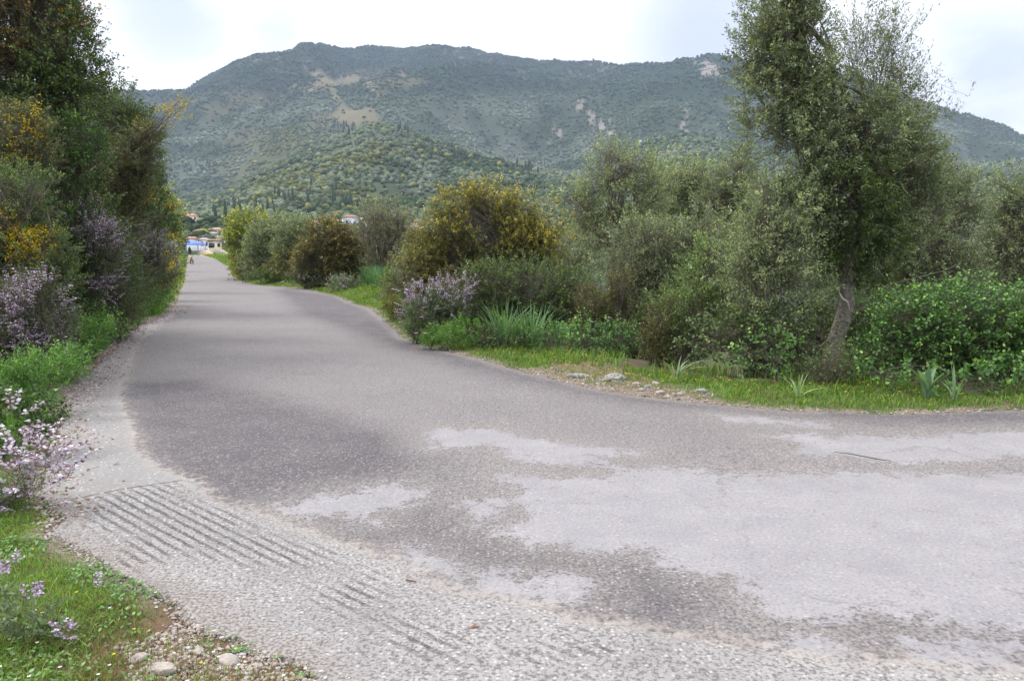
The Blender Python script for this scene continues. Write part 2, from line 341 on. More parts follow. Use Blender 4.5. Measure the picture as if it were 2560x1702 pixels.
GRIT = Gp([(450, 775), (380, 835), (345, 880), (325, 950), (296, 1005), (160, 1015), (285, 872), (350, 812)])
attrs['dirt'] = np.maximum(attrs['dirt'], .56*sstep(.25, -.15, sdist(P2, GRIT)))
jl = ldist(P2, Gp([(128, 1258), (235, 1238), (300, 1226), (385, 1213), (455, 1203)])); attrs['joint'] = sstep(.03, .0, jl)
Vr = np.stack([P2[:, 0], P2[:, 1], zr], 1)[used]
road = new_mesh('road', Vr, fcr, road_material(), smooth=True, attrs={k: v[used] for k, v in attrs.items()})
tag(road, 'worn grey asphalt road with pale patches and a grooved concrete apron', kind='structure')

# ------------------------------------------------------------------ ground
def ground_material():
    m, t, out = mat_new('verge_soil'); lk = t.links.new
    b = nn(t, 'ShaderNodeBsdfPrincipled'); lk(b.outputs[0], out.inputs[0]); b.inputs['Roughness'].default_value = .95
    co = nn(t, 'ShaderNodeTexCoord'); at = nn(t, 'ShaderNodeAttribute', attribute_name='col')
    n = nn(t, 'ShaderNodeTexNoise', i_Scale=40.0, i_Detail=5.0, i_Roughness=.7); lk(co.outputs['Object'], n.inputs['Vector'])
    r = nn(t, 'ShaderNodeMapRange'); r.inputs['From Min'].default_value = .3; r.inputs['From Max'].default_value = .7; r.inputs['To Min'].default_value = .55; r.inputs['To Max'].default_value = 1.4; lk(n.outputs[0], r.inputs['Value'])
    v = nn(t, 'ShaderNodeVectorMath', operation='SCALE'); lk(at.outputs['Color'], v.inputs[0]); lk(r.outputs[0], v.inputs['Scale']); lk(v.outputs[0], b.inputs['Base Color'])
    bu = nn(t, 'ShaderNodeBump'); bu.inputs['Distance'].default_value = .02; lk(n.outputs[0], bu.inputs['Height']); lk(bu.outputs[0], b.inputs['Normal'])
    return m
th_g = np.unique(np.concatenate([np.radians(np.arange(-180, -42, 3)), np.radians(np.linspace(-42, 42, 300)), np.radians(np.arange(43, 180, 3))]))
r_g = np.concatenate([np.geomspace(.2, 2.4, 14)[:-1], np.geomspace(2.4, 20, 240)[:-1], np.geomspace(20, 170, 70)])
T, R, X, Y = polar(th_g, r_g); xg, yg = X.ravel(), Y.ravel()
z = gz(xg, yg); Pg = np.stack([xg, yg], 1); sdg = sdist(Pg, ROAD)
soil = np.array([.085, .06, .038]); litter = np.array([.2, .16, .12]); moss = np.array([.07, .1, .025])
nz1 = fbm(xg*2.5, yg*2.5, seed=51)[:, None]
cg = soil*(1-sstep(.38, .52, nz1))+moss*sstep(.38, .52, nz1)
STONY = Gp([(1290, 925), (1500, 905), (1640, 950), (1770, 985), (1770, 1012), (1470, 985)])
stn = sstep(.12, -.1, sdist(Pg, STONY)+(nz1[:, 0]-.5)*.5)[:, None]
cg = cg*(1-stn)+np.array([.15, .11, .06])*stn
rimg = (sstep(.35, .05, sdg)*sstep(.35, .6, fbm(xg*4, yg*4, seed=52)))[:, None]
cg = cg*(1-rimg)+litter*rimg
GRAV = Gp([(430, 1540), (520, 1580), (600, 1600), (760, 1660), (840, 1720), (700, 1900), (400, 1900), (300, 1640)])
gvm = sstep(.4, -.1, sdist(Pg, GRAV))[:, None]
cg = cg*(1-gvm)+np.array([.13, .072, .04])*gvm
LOT = Gp([(455, 640), (503, 639), (560, 640), (548, 646), (530, 646), (440, 636)])
lot = sstep(4, 0, np.minimum(sdist(Pg, LOT), np.where((yg > 128) & (xg > -75) & (xg < -42), 0, 99)))[:, None]
cg = cg*(1-lot)+np.array([.42, .39, .36])*lot
grd = new_mesh('ground', np.stack([xg, yg, z], 1), grid_faces(len(th_g), len(r_g), wrap=True), ground_material(), col=cg, smooth=True)
tag(grd, 'brown soil of the verges beside the road', kind='structure')

# ------------------------------------------------------------------ hills
XS = np.array([-900, 0, 370, 467, 521, 608, 695, 749, 825, 870, 925, 1030, 1086, 1172, 1260, 1411, 1520, 1630, 1715, 1780, 1845, 1955, 2170, 2280, 2355, 2443, 2560, 2900, 3600])
YR = np.array([330, 250, 233, 223, 190, 143, 139, 122, 128, 132, 123, 128, 121, 125, 143, 161, 163, 165, 157, 152, 160, 175, 215, 270, 296, 326, 361, 460, 560])
XC = np.array([-900, 0, 400, 480, 579, 700, 800, 937, 1060, 1190, 1350, 1450, 1570, 1740, 1850, 2000, 2200, 2560, 3600])
YC = np.array([520, 520, 520, 515, 500, 420, 365, 313, 345, 390, 435, 440, 375, 347, 375, 430, 450, 480, 520])
def el_tab(xs, ys):
    o = []
    for x, y in zip(xs, ys):
        d = ray(x, y); o.append((math.atan2(d[0], d[1]), d[2]/math.hypot(d[0], d[1])))
    o = np.array(o); th = np.radians(np.arange(-60, 60.01, .2)); return th, np.interp(th, o[:, 0], o[:, 1])
THT, ER = el_tab(XS, YR); _, EC = el_tab(XC, YC)
k = np.ones(9)/9; EC = np.convolve(np.pad(EC, 4, mode='edge'), k, 'valid')
kk = np.ones(3)/3; ER = np.convolve(np.pad(ER, 1, mode='edge'), kk, 'valid')
KR = np.array([150, 250, 340, 450, 700, 1300, 1600, 2300, 3000, 3500, 4500.])
def H(th, r):
    th = np.clip(th, rad(-59), rad(59))
    er = np.interp(th, THT, ER); ec = np.interp(th, THT, EC)
    er = er + (fbm(th*60, th*0, seed=61, oct=4)-.5)*.006
    leftw = sstep(rad(-18), rad(-21), th)
    zr_, zc = EYE+3000*er, EYE+1300*ec
    p = 1/F
    Z = [leftw*0-(1-leftw)*11.5, leftw*.4-(1-leftw)*11.5, EYE+340*14*p*np.where(leftw > .5, 1, .9), EYE+450*62*p, EYE+700*np.minimum(108*p, .72*ec), zc, np.minimum(zc*.97, zc), .55*zr_+.45*np.minimum(zc, .9*zr_)*.95, zr_, zr_*.86, zr_*.4]
    out = np.zeros_like(r); n = len(KR)
    for i in range(n-1):
        mk = (r >= KR[i]) & (r <= KR[i+1]); t = (r-KR[i])/(KR[i+1]-KR[i])
        if i not in (4, 7): t = t*t*(3-2*t)*.4+t*.6
        elif i == 4: t = np.sin(t*math.pi/2)*.5+t*.5
        out = np.where(mk, Z[i]*(1-t)+Z[i+1]*t, out)
    out = np.where(r < KR[0], Z[0], out)
    x, y = r*np.sin(th), r*np.cos(th)
    rg = 1-np.abs(2*fbm(x/420, y/420, seed=71, oct=4)-1)
    env = sstep(460, 1000, r)*(.35+.65*sstep(1250, 1500, r)+0*r)*(1-.88*np.exp(-((r-3000)/260)**2))*(1-.6*np.exp(-((r-1300)/120)**2))
    out = out+(rg-.6)*130*env*sstep(1500, 2100, r)+(rg-.6)*35*env
    out = out+(fbm(x/60, y/60, seed=75, oct=3)-.5)*12*sstep(500, 900, r)*(1-.7*np.exp(-((r-3000)/200)**2))
    return out
def z8(pts): return [(x*.3815+350, y*.3815+100) for x, y in pts]
OCH = z8([(1000, 300), (1100, 255), (1250, 255), (1420, 270), (1380, 300), (1310, 315), (1310, 380), (1400, 430), (1560, 500), (1640, 520), (1250, 545), (1200, 520), (1280, 430), (1250, 360), (1130, 315)])
OCH2 = [z8([(430, 460), (620, 400), (1000, 290), (1000, 330), (700, 440), (450, 520)]), z8([(480, 590), (800, 600), (800, 650), (560, 640)]), z8([(1440, 210), (1700, 230), (1850, 250), (1600, 420), (1500, 400)]), z8([(1150, 440), (1640, 520), (1500, 570), (1100, 560)])]
SCAR = [[(1442, 255), (1465, 260), (1490, 290), (1530, 320), (1530, 340), (1500, 330), (1470, 300)], [(1695, 282), (1715, 280), (1722, 310), (1715, 335), (1700, 328)], z8([(1500, 300), (1520, 300), (1570, 380), (1540, 395)]), [(1740, 160), (1790, 158), (1795, 185), (1750, 195)], z8([(1245, 480), (1262, 470), (1262, 500), (1250, 505)]), [(1380, 330),(1400,325),(1405,345),(1385,350)]]
def hill_col(x, y, z, r):
    xs, ys = proj(np.stack([x, y, z], -1)); Q = np.stack([xs, ys], 1)
    n1 = fbm(x/90, y/90, seed=81, oct=4); n2 = fbm(x/25, y/25, seed=82, oct=3); n3 = fbm(x/260, y/260, seed=83, oct=3)
    up = sstep(290, 210, ys)*sstep(1200, 1700, r)
    mid = np.array([.058, .084, .042]); high = np.array([.034, .06, .03]); och = np.array([.135, .125, .07]); oli = np.array([.115, .14, .095]); yel = np.array([.115, .12, .03]); rock = np.array([.26, .225, .2])
    c = mid*(1-up[:, None])+high*up[:, None]
    ol = (sstep(.45, .62, n1)*(1-up))[:, None]; c = c*(1-ol)+oli*ol
    ye = (sstep(.42, .58, n3)*np.exp(-((xs-900)/420)**2)*sstep(300, 350, ys)*sstep(520, 470, ys)*sstep(.3, .5, n2))[:, None]; c = c*(1-ye)+yel*ye
    d = sdist(Q, OCH)+(n2-.5)*40+(n1-.5)*60; o = sstep(8, -8, d)[:, None]*(r > 1400)[:, None]; c = c*(1-o)+och*o
    d2 = np.min([sdist(Q, p) for p in OCH2], 0)+(n2-.5)*70+(n1-.5)*60; o2 = (.7*sstep(10, -15, d2)*(r > 1400))[:, None]; c = c*(1-o2)+och*.85*o2
    n4 = fbm(x/9, y/9, seed=86, oct=3); d3 = np.min([sdist(Q, p) for p in SCAR], 0)+(n2-.5)*50+(n4-.5)*50+6; sc = (.8*sstep(4, -3, d3)*(r > 1400))[:, None]; c = c*(1-sc)+rock*sc
    rk = (sstep(.60, .68, fbm(x/14, y/22, z/10, seed=88, oct=3))*sstep(240, 190, ys)*sstep(.5, .62, fbm(x/150, y/150, seed=89))*(r > 1800)*.8)[:, None]; c = c*(1-rk)+rock*.8*rk
    bald = np.maximum(np.maximum(o, sc), o2*.7)[:, 0]
    return c, bald, xs, ys
th_h = np.unique(np.concatenate([np.radians(np.arange(-180, -58, 4)), np.radians(np.arange(-58, -35, .5)), np.radians(np.linspace(-35, 35, 620)), np.radians(np.arange(35.5, 58, .5)), np.radians(np.arange(58, 180, 4))]))
r_h = np.concatenate([np.linspace(163, 460, 50)[:-1], np.geomspace(460, 3050, 260)[:-1], np.linspace(3050, 4450, 20)])
T, R, X, Y = polar(th_h, r_h); t_, r_, xh, yh = T.ravel(), R.ravel(), X.ravel(), Y.ravel()
zh = H(t_, r_)
zh = np.where(np.abs(t_) > rad(59), np.minimum(zh, 0)*0-1, zh)
join = sstep(200, 163, r_); zj = gz(xh, yh)*join if False else 0
zh = np.where(r_ < 200, zh*(1-join)+join*np.where(t_ < rad(-19), -.1, -11.6), zh)
ch, bald, _, _ = hill_col(xh, yh, zh, r_); ch = ch*(.66+.34*bald[:, None])
hill_m = leafmat('scrub_slope', 0, .95, .03)
hl = new_mesh('hillside', np.stack([xh, yh, zh], 1), grid_faces(len(th_h), len(r_h), wrap=True), hill_m, col=ch, smooth=True)
tag(hl, 'long green mountain with bare ochre patches and pale scars', kind='structure')
# sea
m, t, out = mat_new('sea_water'); b = nn(t, 'ShaderNodeBsdfPrincipled'); t.links.new(b.outputs[0], out.inputs[0]); b.inputs['Base Color'].default_value = (.03, .08, .14, 1); b.inputs['Roughness'].default_value = .12
no = nn(t, 'ShaderNodeTexNoise', i_Scale=.9, i_Detail=4.0); co = nn(t, 'ShaderNodeTexCoord'); t.links.new(co.outputs['Object'], no.inputs['Vector']); bu = nn(t, 'ShaderNodeBump'); bu.inputs['Distance'].default_value = .15; t.links.new(no.outputs[0], bu.inputs['Height']); t.links.new(bu.outputs[0], b.inputs['Normal'])
T, R, X, Y = polar(np.radians(np.linspace(-17.5, 100, 60)), np.linspace(45, 420, 12))
sea = new_mesh('sea', np.stack([X.ravel(), Y.ravel(), np.full(X.size, -9.6)], 1), grid_faces(60, 12), m); tag(sea, 'blue water of the bay behind the trees', kind='structure')

# far trees: small lumpy canopies standing on the slope
import bmesh
def ico(sub):
    bm = bmesh.new(); bmesh.ops.create_icosphere(bm, subdivisions=sub, radius=1); bm.verts.ensure_lookup_table()
    v = np.array([q.co[:] for q in bm.verts]); f = np.array([[a.index for a in g.verts] for g in bm.faces]); bm.free(); return v, f
def blobs(name, x, y, z, rx, rz, col, sub, jit=.38, lift=.5, mat=None):
    v, f = ico(sub); n = len(x)
    J = 1+(RNG.random((n, len(v)))-.5)*2*jit
    V = v[None]*J[..., None]; a = RNG.random(n)*6.28; ca, sa = np.cos(a)[:, None], np.sin(a)[:, None]
    vx = (V[..., 0]*ca-V[..., 1]*sa)*rx[:, None]+x[:, None]; vy = (V[..., 0]*sa+V[..., 1]*ca)*rx[:, None]+y[:, None]; vz = V[..., 2]*rz[:, None]+(z+rz*lift)[:, None]
    VV = np.stack([vx, vy, vz], -1).reshape(-1, 3); FF = (f[None]+np.arange(n)[:, None, None]*len(v)).reshape(-1, 3)
    CC = np.repeat(col, len(v), 0)*(1+(RNG.random((n*len(v), 1))-.5)*.3)
    return new_mesh(name, VV, FF, mat or M_far, col=CC)
def scatter(n, r0, r1, t0=-36, t1=36):
    r = np.sqrt(RNG.random(n)*(r1*r1-r0*r0)+r0*r0); th = np.radians(RNG.random(n)*(t1-t0)+t0)
    return th, r, r*np.sin(th), r*np.cos(th)
def wood(name, n, r0, r1, s0, s1, sub, label):
    th, r, x, y = scatter(n, r0, r1); zz = H(th, r); c, bl, xs, ys = hill_col(x, y, zz, r)
    rkm = (c[:, 0] > .15); keep = (RNG.random(n) > np.maximum(bl, rkm*.8)*.93) & (zz > -8); dn = fbm(x/35, y/35, seed=91, oct=2); keep &= RNG.random(n) < .35+1.6*sstep(.3, .6, dn)
    th, r, x, y, zz, c = [q[keep] for q in (th, r, x, y, zz, c)]; n = len(x)
    k1 = RNG.random(n)[:, None]; grp = fbm(x/45, y/45, seed=93, oct=2)[:, None]; hue = np.where(grp+(k1-.5)*.35 > .53, 1.0, 0)
    dk = c*np.array([.68, .76, .62]); lt = c*.5+np.array([.13, .16, .11])*.5
    near = sstep(2000, 1000, r)[:, None]
    c2 = dk*(1-hue)+(lt*near+c*1.05*(1-near))*hue; c2 = c2*(.6+.8*RNG.random((n, 1)))*(.9*near+1.12*(1-near))
    yl = (RNG.random((n, 1)) < .06)*near; c2 = c2*(1-yl)+np.array([.17, .17, .045])*yl
    s = s0+(s1-s0)*RNG.random(n)**1.5; o = blobs(name, x, y, zz, s, s*(.7+.4*RNG.random(n)), c2, sub)
    tag(o, label, kind='stuff')
wood('far_wood', 15000, 270, 800, 1.1, 3.0, 2, 'olive groves and scrub at the foot of the mountain')
wood('far_wood', 50000, 750, 1500, 1.4, 3.6, 1, 'dense olive and oak canopies of the foothill')
wood('far_wood', 105000, 1400, 3030, 1.8, 4.8, 1, 'dark scrub covering the mountain face')
# cypresses
def r_for(xs, ys, lo=200, hi=3000):
    """distance where the slope is seen at this direction"""
    d = ray(xs, ys); th = math.atan2(d[0], d[1]); e = d[2]/math.hypot(d[0], d[1])
    rr = np.linspace(lo, hi, 700); zz = H(np.full_like(rr, th), rr); el = (zz-EYE)/rr
    i = np.argmax(el >= e) if (el >= e).any() else len(rr)-1
    return th, rr[i], zz[i]
v5, f5 = ico(2)
def cyp_mesh(seed):
    rg = np.random.default_rng(seed); V = v5.copy(); V *= 1+(rg.random((len(V), 1))-.5)*.35
    zz = (V[:, 2]+1)/2; V[:, :2] *= (np.clip(1.15-zz, .1, 1)**.6)[:, None]*.5; V[:, 2] = zz*5
    return V
M_cyp = plain('cypress_green', (.03, .05, .025), .95, .3, 3)
cyp_meshes = []
for q in range(3):
    o = new_mesh('cypress_tree', cyp_mesh(q), f5, M_cyp); cyp_meshes.append(o.data); bpy.data.objects.remove(o)
CYG = [((1255, 560), (1400, 650), 16), ((1690, 580), (1760, 650), 10), ((2060, 760), (2130, 830), 8), ((480, 1060), (660, 1190), 16), ((880, 1020), (1010, 1100), 12), ((1090, 1010), (1190, 1100), 10), ((1250, 1050), (1400, 1120), 9), ((120, 800), (500, 880), 26), ((740, 1100), (880, 1150), 6), ((2250, 650), (2340, 730), 10), ((2450, 800), (2700, 900), 14), ((1100, 960), (1300, 1000), 5)]
for (a, b_, cnt) in CYG:
    for q in range(cnt):
        xs = a[0]+(b_[0]-a[0])*random.random(); ys = a[1]+(b_[1]-a[1])*random.random(); xs = xs*.3815+350; ys = ys*.3815+100
        th, r, z0 = r_for(xs, ys, 380, 2700)
        o = bpy.data.objects.new('cypress_tree', random.choice(cyp_meshes)); S.collection.objects.link(o)
        s = random.uniform(1.5, 2.4) if r < 900 else random.uniform(2.4, 3.4)
        o.location = (r*math.sin(th), r*math.cos(th), z0-.5); o.scale = (s*1.1, s*1.1, s); o.rotation_euler = (0, 0, random.random()*6)
        tag(o, 'slim dark cypress standing among the olive groves of the far slope', 'cypress', 'cypresses scattered on the far slope')

# ------------------------------------------------------------------ village
M_wall = {k: plain('plaster_'+k, c, .9, .06, .5) for k, c in dict(white=(.72, .7, .7), cream=(.66, .58, .42), blue=(.6, .7, .82), pink=(.6, .5, .44), stone=(.4, .36, .3)).items()}
def tile(name, c):
    m = plain(name, c, .85, .25, 1.5); t = m.node_tree; b = [n for n in t.nodes if n.type == 'BSDF_PRINCIPLED'][0]
    wv = nn(t, 'ShaderNodeTexWave', i_Scale=2.2); co = nn(t, 'ShaderNodeTexCoord'); t.links.new(co.outputs['Object'], wv.inputs['Vector']); bu = nn(t, 'ShaderNodeBump'); bu.inputs['Distance'].default_value = .08
    t.links.new(wv.outputs[1], bu.inputs['Height']); t.links.new(bu.outputs[0], b.inputs['Normal']); return m
M_roof = {k: tile('roof_'+k, c) for k, c in dict(orange=(.5, .27, .19), red=(.38, .19, .15), pale=(.5, .42, .38), brown=(.3, .17, .12)).items()}
M_glass = plain('window_glass', (.05, .06, .08), .2, .1, 2); M_blue = plain('blue_canvas', (.12, .2, .55), .7, .1, 3)
def boxv(x0, x1, y0, y1, z0, z1):
    v = np.array([[x, y, z] for z in (z0, z1) for y in (y0, y1) for x in (x0, x1)], float)
    f = np.array([[0, 2, 3, 1], [4, 5, 7, 6], [0, 1, 5, 4], [2, 6, 7, 3], [0, 4, 6, 2], [1, 3, 7, 5]]); return v, f
def join(parts):
    V = []; Fs = []; o = 0
    for v, f in parts: V.append(v); Fs.append(f+o); o += len(v)
    return np.concatenate(V), np.concatenate(Fs)
def house(x0, x1, y0, y1, wall, roof, label, rot=.2, sy=1.0, fixr=None):
    """x0..x1, y0 (eaves) .. y1 (foot) as seen; stands on the slope"""
    xc = (x0+x1)/2
    if fixr: d = ray(xc, y1); th = math.atan2(d[0], d[1]); r = fixr; z0 = EYE+r*d[2]/math.hypot(d[0], d[1])
    else: th, r, z0 = r_for(xc, y1, 250, 900)
    wd = (x1-x0)/F*r; hh = max(2.6, (y1-y0)/F*r); dp = wd*.7*sy; rh = wd*.16
    root = thing('house', label, 'house', 'houses of the village across the bay', (r*math.sin(th), r*math.cos(th), z0)); root.rotation_euler = (0, 0, -th+rot)
    v, f = boxv(-wd/2, wd/2, -dp/2, dp/2, -3, hh); new_mesh('wall', v, f, M_wall[wall], parent=root)
    e = .35; zt = hh+.01
    V = np.array([[-wd/2-e, -dp/2-e, zt], [wd/2+e, -dp/2-e, zt], [wd/2+e, dp/2+e, zt], [-wd/2-e, dp/2+e, zt], [-wd*.22, 0, zt+rh], [wd*.22, 0, zt+rh], [-wd/2-e, -dp/2-e, zt-.18], [wd/2+e, -dp/2-e, zt-.18], [wd/2+e, dp/2+e, zt-.18], [-wd/2-e, dp/2+e, zt-.18]])
    new_mesh('roof', V, [np.array([[0, 1, 5, 4], [2, 3, 4, 5], [9, 8, 7, 6], [6, 7, 1, 0], [7, 8, 2, 1], [8, 9, 3, 2], [9, 6, 0, 3]]), np.array([[1, 2, 5], [3, 0, 4]])], M_roof[roof], parent=root)
    nw = max(2, int(wd/3)); fl = 2 if hh > 5 else 1
    for j in range(fl):
        for i in range(nw):
            cx = -wd/2+(i+.5)*wd/nw; cz = (j+.5)*hh/fl
            v, f = boxv(cx-.4, cx+.4, -dp/2-.04, -dp/2+.04, cz-.5, cz+.6); new_mesh('window', v, f, M_glass, parent=root)
    return root
house(462, 493, 546, 553, 'cream', 'orange', 'long low orange roofed house, topmost of those above the end of the road', .1)
house(456, 463, 549, 556, 'white', 'pale', 'tiny white house beside the long orange roofed one', .1)
house(489, 511, 585, 593, 'pink', 'red', 'small pink house with dark red roof between two olive clumps', .3)
house(528, 557, 576, 591, 'white', 'orange', 'large white house with orange roof beside the yellow green bush', -.3)
house(523, 543, 593, 600, 'cream', 'pale', 'small cream house just below the large white house', .2)
house(543, 558, 598, 610, 'white', 'pale', 'white and blue house low behind the yellow green bush', .1)
house(454, 464, 594, 604, 'white', 'red', 'white house half hidden by the roadside hedge', .1)
house(469, 494, 609, 620, 'white', 'orange', 'orange roofed house right behind the blue canopy', 0, fixr=235)
house(500, 523, 612, 622, 'white', 'pale', 'low white house with pale roof just past the blue canopy', .1, fixr=240)
house(527, 552, 614, 624, 'cream', 'brown', 'low cream house with brown roof at the end of the road', .1, fixr=250)
house(522, 532, 619, 628, 'cream', 'orange', 'small yellow hut behind the sand heap', .4, fixr=200)
house(857, 895, 545, 568, 'blue', 'red', 'pale blue house with pink red roof above the brown green bush', .1)
house(897, 912, 548, 566, 'white', 'pale', 'white annex right next to the pale blue house', .1)
house(836, 852, 552, 566, 'white', 'pale', 'white cottage just before the pale blue house', .1)
house(1024, 1049, 563, 584, 'cream', 'red', 'cream house with red roof beyond the feathery sparse tree', .2)
house(1005, 1022, 566, 582, 'white', 'pale', 'pale house joined to the red roofed cream house', .2)
house(1050, 1076, 572, 592, 'white', 'pale', 'white flat looking house closest to the golden bush', -.1)
house(950, 985, 608, 626, 'white', 'pale', 'white house seen through the branches of the feathery tree', .1)
house(885, 915, 600, 618, 'pink', 'orange', 'orange house glimpsed between brown bush and feathery tree', .1)
house(776, 800, 556, 574, 'white', 'orange', 'white house behind the grey green olive bush, first of those above the row', .2)
house(806, 826, 562, 580, 'cream', 'red', 'cream house with dull red roof just beyond the grey green olive bush', -.2)
house(914, 930, 556, 574, 'white', 'orange', 'small white house with orange roof past the white annex', .3)
house(502, 518, 602, 610, 'cream', 'brown', 'tiny brown roofed house under the small pink one', .2)
house(564, 584, 600, 614, 'white', 'orange', 'white house hidden behind the yellow green bush', .2)
for (a, b_, lab) in [((1597, 352), (1604, 358), 'tiny white chapel alone on the wooded hilltop'), ((1677, 348), (1684, 354), 'tiny white hut on the ridge near the twin topped tree')]:
    house(a[0], b_[0], a[1], b_[1], 'white', 'pale', lab, .2, fixr=1290)
# canopy at the end of the road
def tube(pts, rads, sides=6):
    pts = np.asarray(pts, float); n = len(pts); rads = np.broadcast_to(rads, (n,))
    V = []; up = np.array([.31, .17, .93])
    for i in range(n):
        d = pts[min(i+1, n-1)]-pts[max(i-1, 0)]; d = d/max(np.linalg.norm(d), 1e-9); a = np.cross(d, up if abs(d@up) < .9 else np.array([1, 0, 0])); a /= np.linalg.norm(a); b2 = np.cross(d, a)
        an = np.arange(sides)/sides*2*math.pi; V.append(pts[i]+rads[i]*(np.cos(an)[:, None]*a+np.sin(an)[:, None]*b2))
    idx = np.arange(n*sides).reshape(n, sides); nx = np.roll(idx, -1, 1)
    f = np.stack([idx[:-1], nx[:-1], nx[1:], idx[1:]], -1).reshape(-1, 4); return np.concatenate(V), f
def cone_v(r0, r1, z0, z1, k=12):
    return tube([(0, 0, z0), (0, 0, z1)], [r0, r1], k)
c0 = G(481, 637); gb = thing('gazebo', 'blue canvas canopy on thin blue posts at the end of the road', 'canopy', None, (c0[0], c0[1], 0))
gb.scale = (1.2, 1.2, 1.0)
V = np.array([[-1.6, -1.6, 2.05], [1.6, -1.6, 2.05], [1.6, 1.6, 2.05], [-1.6, 1.6, 2.05], [0, 0, 2.75], [-1.6, -1.6, 1.8], [1.6, -1.6, 1.8], [1.6, 1.6, 1.8], [-1.6, 1.6, 1.8]])
new_mesh('canopy', V, [np.array([[0, 1, 4], [1, 2, 4], [2, 3, 4], [3, 0, 4]]), np.array([[5, 6, 1, 0], [6, 7, 2, 1], [7, 8, 3, 2], [8, 5, 0, 3]])], M_blue, parent=gb)
for sx in (-1.5, 1.5):
    for sy in (-1.5, 1.5):
        v, f = tube([(sx, sy, -.1), (sx, sy, 2.0)], .05); new_mesh('post', v, f, M_blue, parent=gb)
c0 = G(485, 636.5); cs = thing('small_cypress', 'small dark cypress in front of the blue canopy', 'cypress', None, (c0[0], c0[1]-2, -.05))
Vc = cyp_mesh(9)*np.array([.75, .75, .32]); Vc[:, 2] += .1; new_mesh('crown', Vc, f5, M_cyp, parent=cs); v, f = tube([(0, 0, 0), (0, 0, .4)], .05); new_mesh('trunk', v, f, M_bark, parent=cs)
c0 = G(513, 637); v, f = ico(3); v = v*(1+(fbm(v[:, 0]*2, v[:, 1]*2, v[:, 2]*2, seed=5)-.5)[:, None]*.4); v = v*np.array([1.5, 1.2, .9]); o = new_mesh('sand_heap', v, f, plain('sand', (.5, .38, .25), .95, .15, 8, .05), smooth=True); o.location = (c0[0], c0[1], 0); tag(o, 'heap of tan sand on the bare lot beside the blue canopy', 'sand heap')
v, f = boxv(-3.2, 3.2, -.12, .12, -.1, .9); o = new_mesh('garden_wall', v, f, M_wall['stone']); c0 = G(525, 637.5); o.location = (c0[0], c0[1]+14, 0); tag(o, 'low stone wall behind the sand heap at the road end', 'wall')

# ------------------------------------------------------------------ dog on the road
def dog():
    p = G(442*1.0857, 609*1.0857); root = thing('dog', 'tan dog with darker legs walking up the middle of the far road', 'dog', None, (p[0], p[1], 0)); root.rotation_euler = (0, 0, rad(-72))
    J = dict(pel=(-.28, 0, .46, .085), mid=(0, 0, .45, .11), che=(.24, 0, .46, .13), nek=(.38, 0, .58, .075), hed=(.48, 0, .68, .075), muz=(.6, 0, .64, .035), tl1=(-.38, 0, .5, .03), tl2=(-.5, 0, .62, .02), tl3=(-.5, 0, .72, .012))
    E = [('pel', 'mid'), ('mid', 'che'), ('che', 'nek'), ('nek', 'hed'), ('hed', 'muz'), ('pel', 'tl1'), ('tl1', 'tl2'), ('tl2', 'tl3')]
    for s, n in ((1, 'a'), (-1, 'b')):
        o = .1*s
        J['fs'+n] = (.26, .09*s, .38, .055); J['fe'+n] = (.24-o*.4, .09*s, .24, .035); J['fw'+n] = (.27+o, .09*s, .1, .024); J['fp'+n] = (.31+o, .09*s, .02, .026)
        J['hs'+n] = (-.28, .08*s, .36, .065); J['hk'+n] = (-.2-o, .09*s, .26, .042); J['hh'+n] = (-.36-o, .09*s, .14, .024); J['hp'+n] = (-.31-o, .09*s, .02, .026)
        J['ea'+n] = (.46, .05*s, .76, .022); J['eb'+n] = (.46, .065*s, .8, .01)
        E += [('che', 'fs'+n), ('fs'+n, 'fe'+n), ('fe'+n, 'fw'+n), ('fw'+n, 'fp'+n), ('pel', 'hs'+n), ('hs'+n, 'hk'+n), ('hk'+n, 'hh'+n), ('hh'+n, 'hp'+n), ('hed', 'ea'+n), ('ea'+n, 'eb'+n)]
    ks = list(J); me = bpy.data.meshes.new('body'); me.from_pydata([J[q][:3] for q in ks], [(ks.index(a), ks.index(b_)) for a, b_ in E], [])
    ob = bpy.data.objects.new('body', me); S.collection.objects.link(ob); ob.parent = root
    md = ob.modifiers.new('skin', 'SKIN')
    if not me.skin_vertices: me.attributes.new('skin', 'FLOAT', 'POINT')
    for q, n in enumerate(ks):
        sv = me.skin_vertices[0].data[q]; sv.radius = (J[n][3], J[n][3]); sv.use_root = (n == 'pel')
    ob.modifiers.new('sub', 'SUBSURF').render_levels = 2
    m, t, out = mat_new('dog_coat'); b = nn(t, 'ShaderNodeBsdfPrincipled'); t.links.new(b.outputs[0], out.inputs[0]); b.inputs['Roughness'].default_value = .9
    co = nn(t, 'ShaderNodeTexCoord'); sp = nn(t, 'ShaderNodeSeparateXYZ'); t.links.new(co.outputs['Object'], sp.inputs[0]); r = nn(t, 'ShaderNodeMapRange'); r.inputs['From Min'].default_value = .3; r.inputs['From Max'].default_value = .42; t.links.new(sp.outputs[2], r.inputs['Value'])
    x = nn(t, 'ShaderNodeMix', data_type='RGBA'); x.inputs['A'].default_value = (.09, .06, .045, 1); x.inputs['B'].default_value = (.45, .27, .13, 1); t.links.new(r.outputs[0], x.inputs['Factor']); t.links.new(x.outputs['Result'], b.inputs['Base Color']); me.materials.append(m)
try: dog()
except Exception as ex: print('DOG', ex)

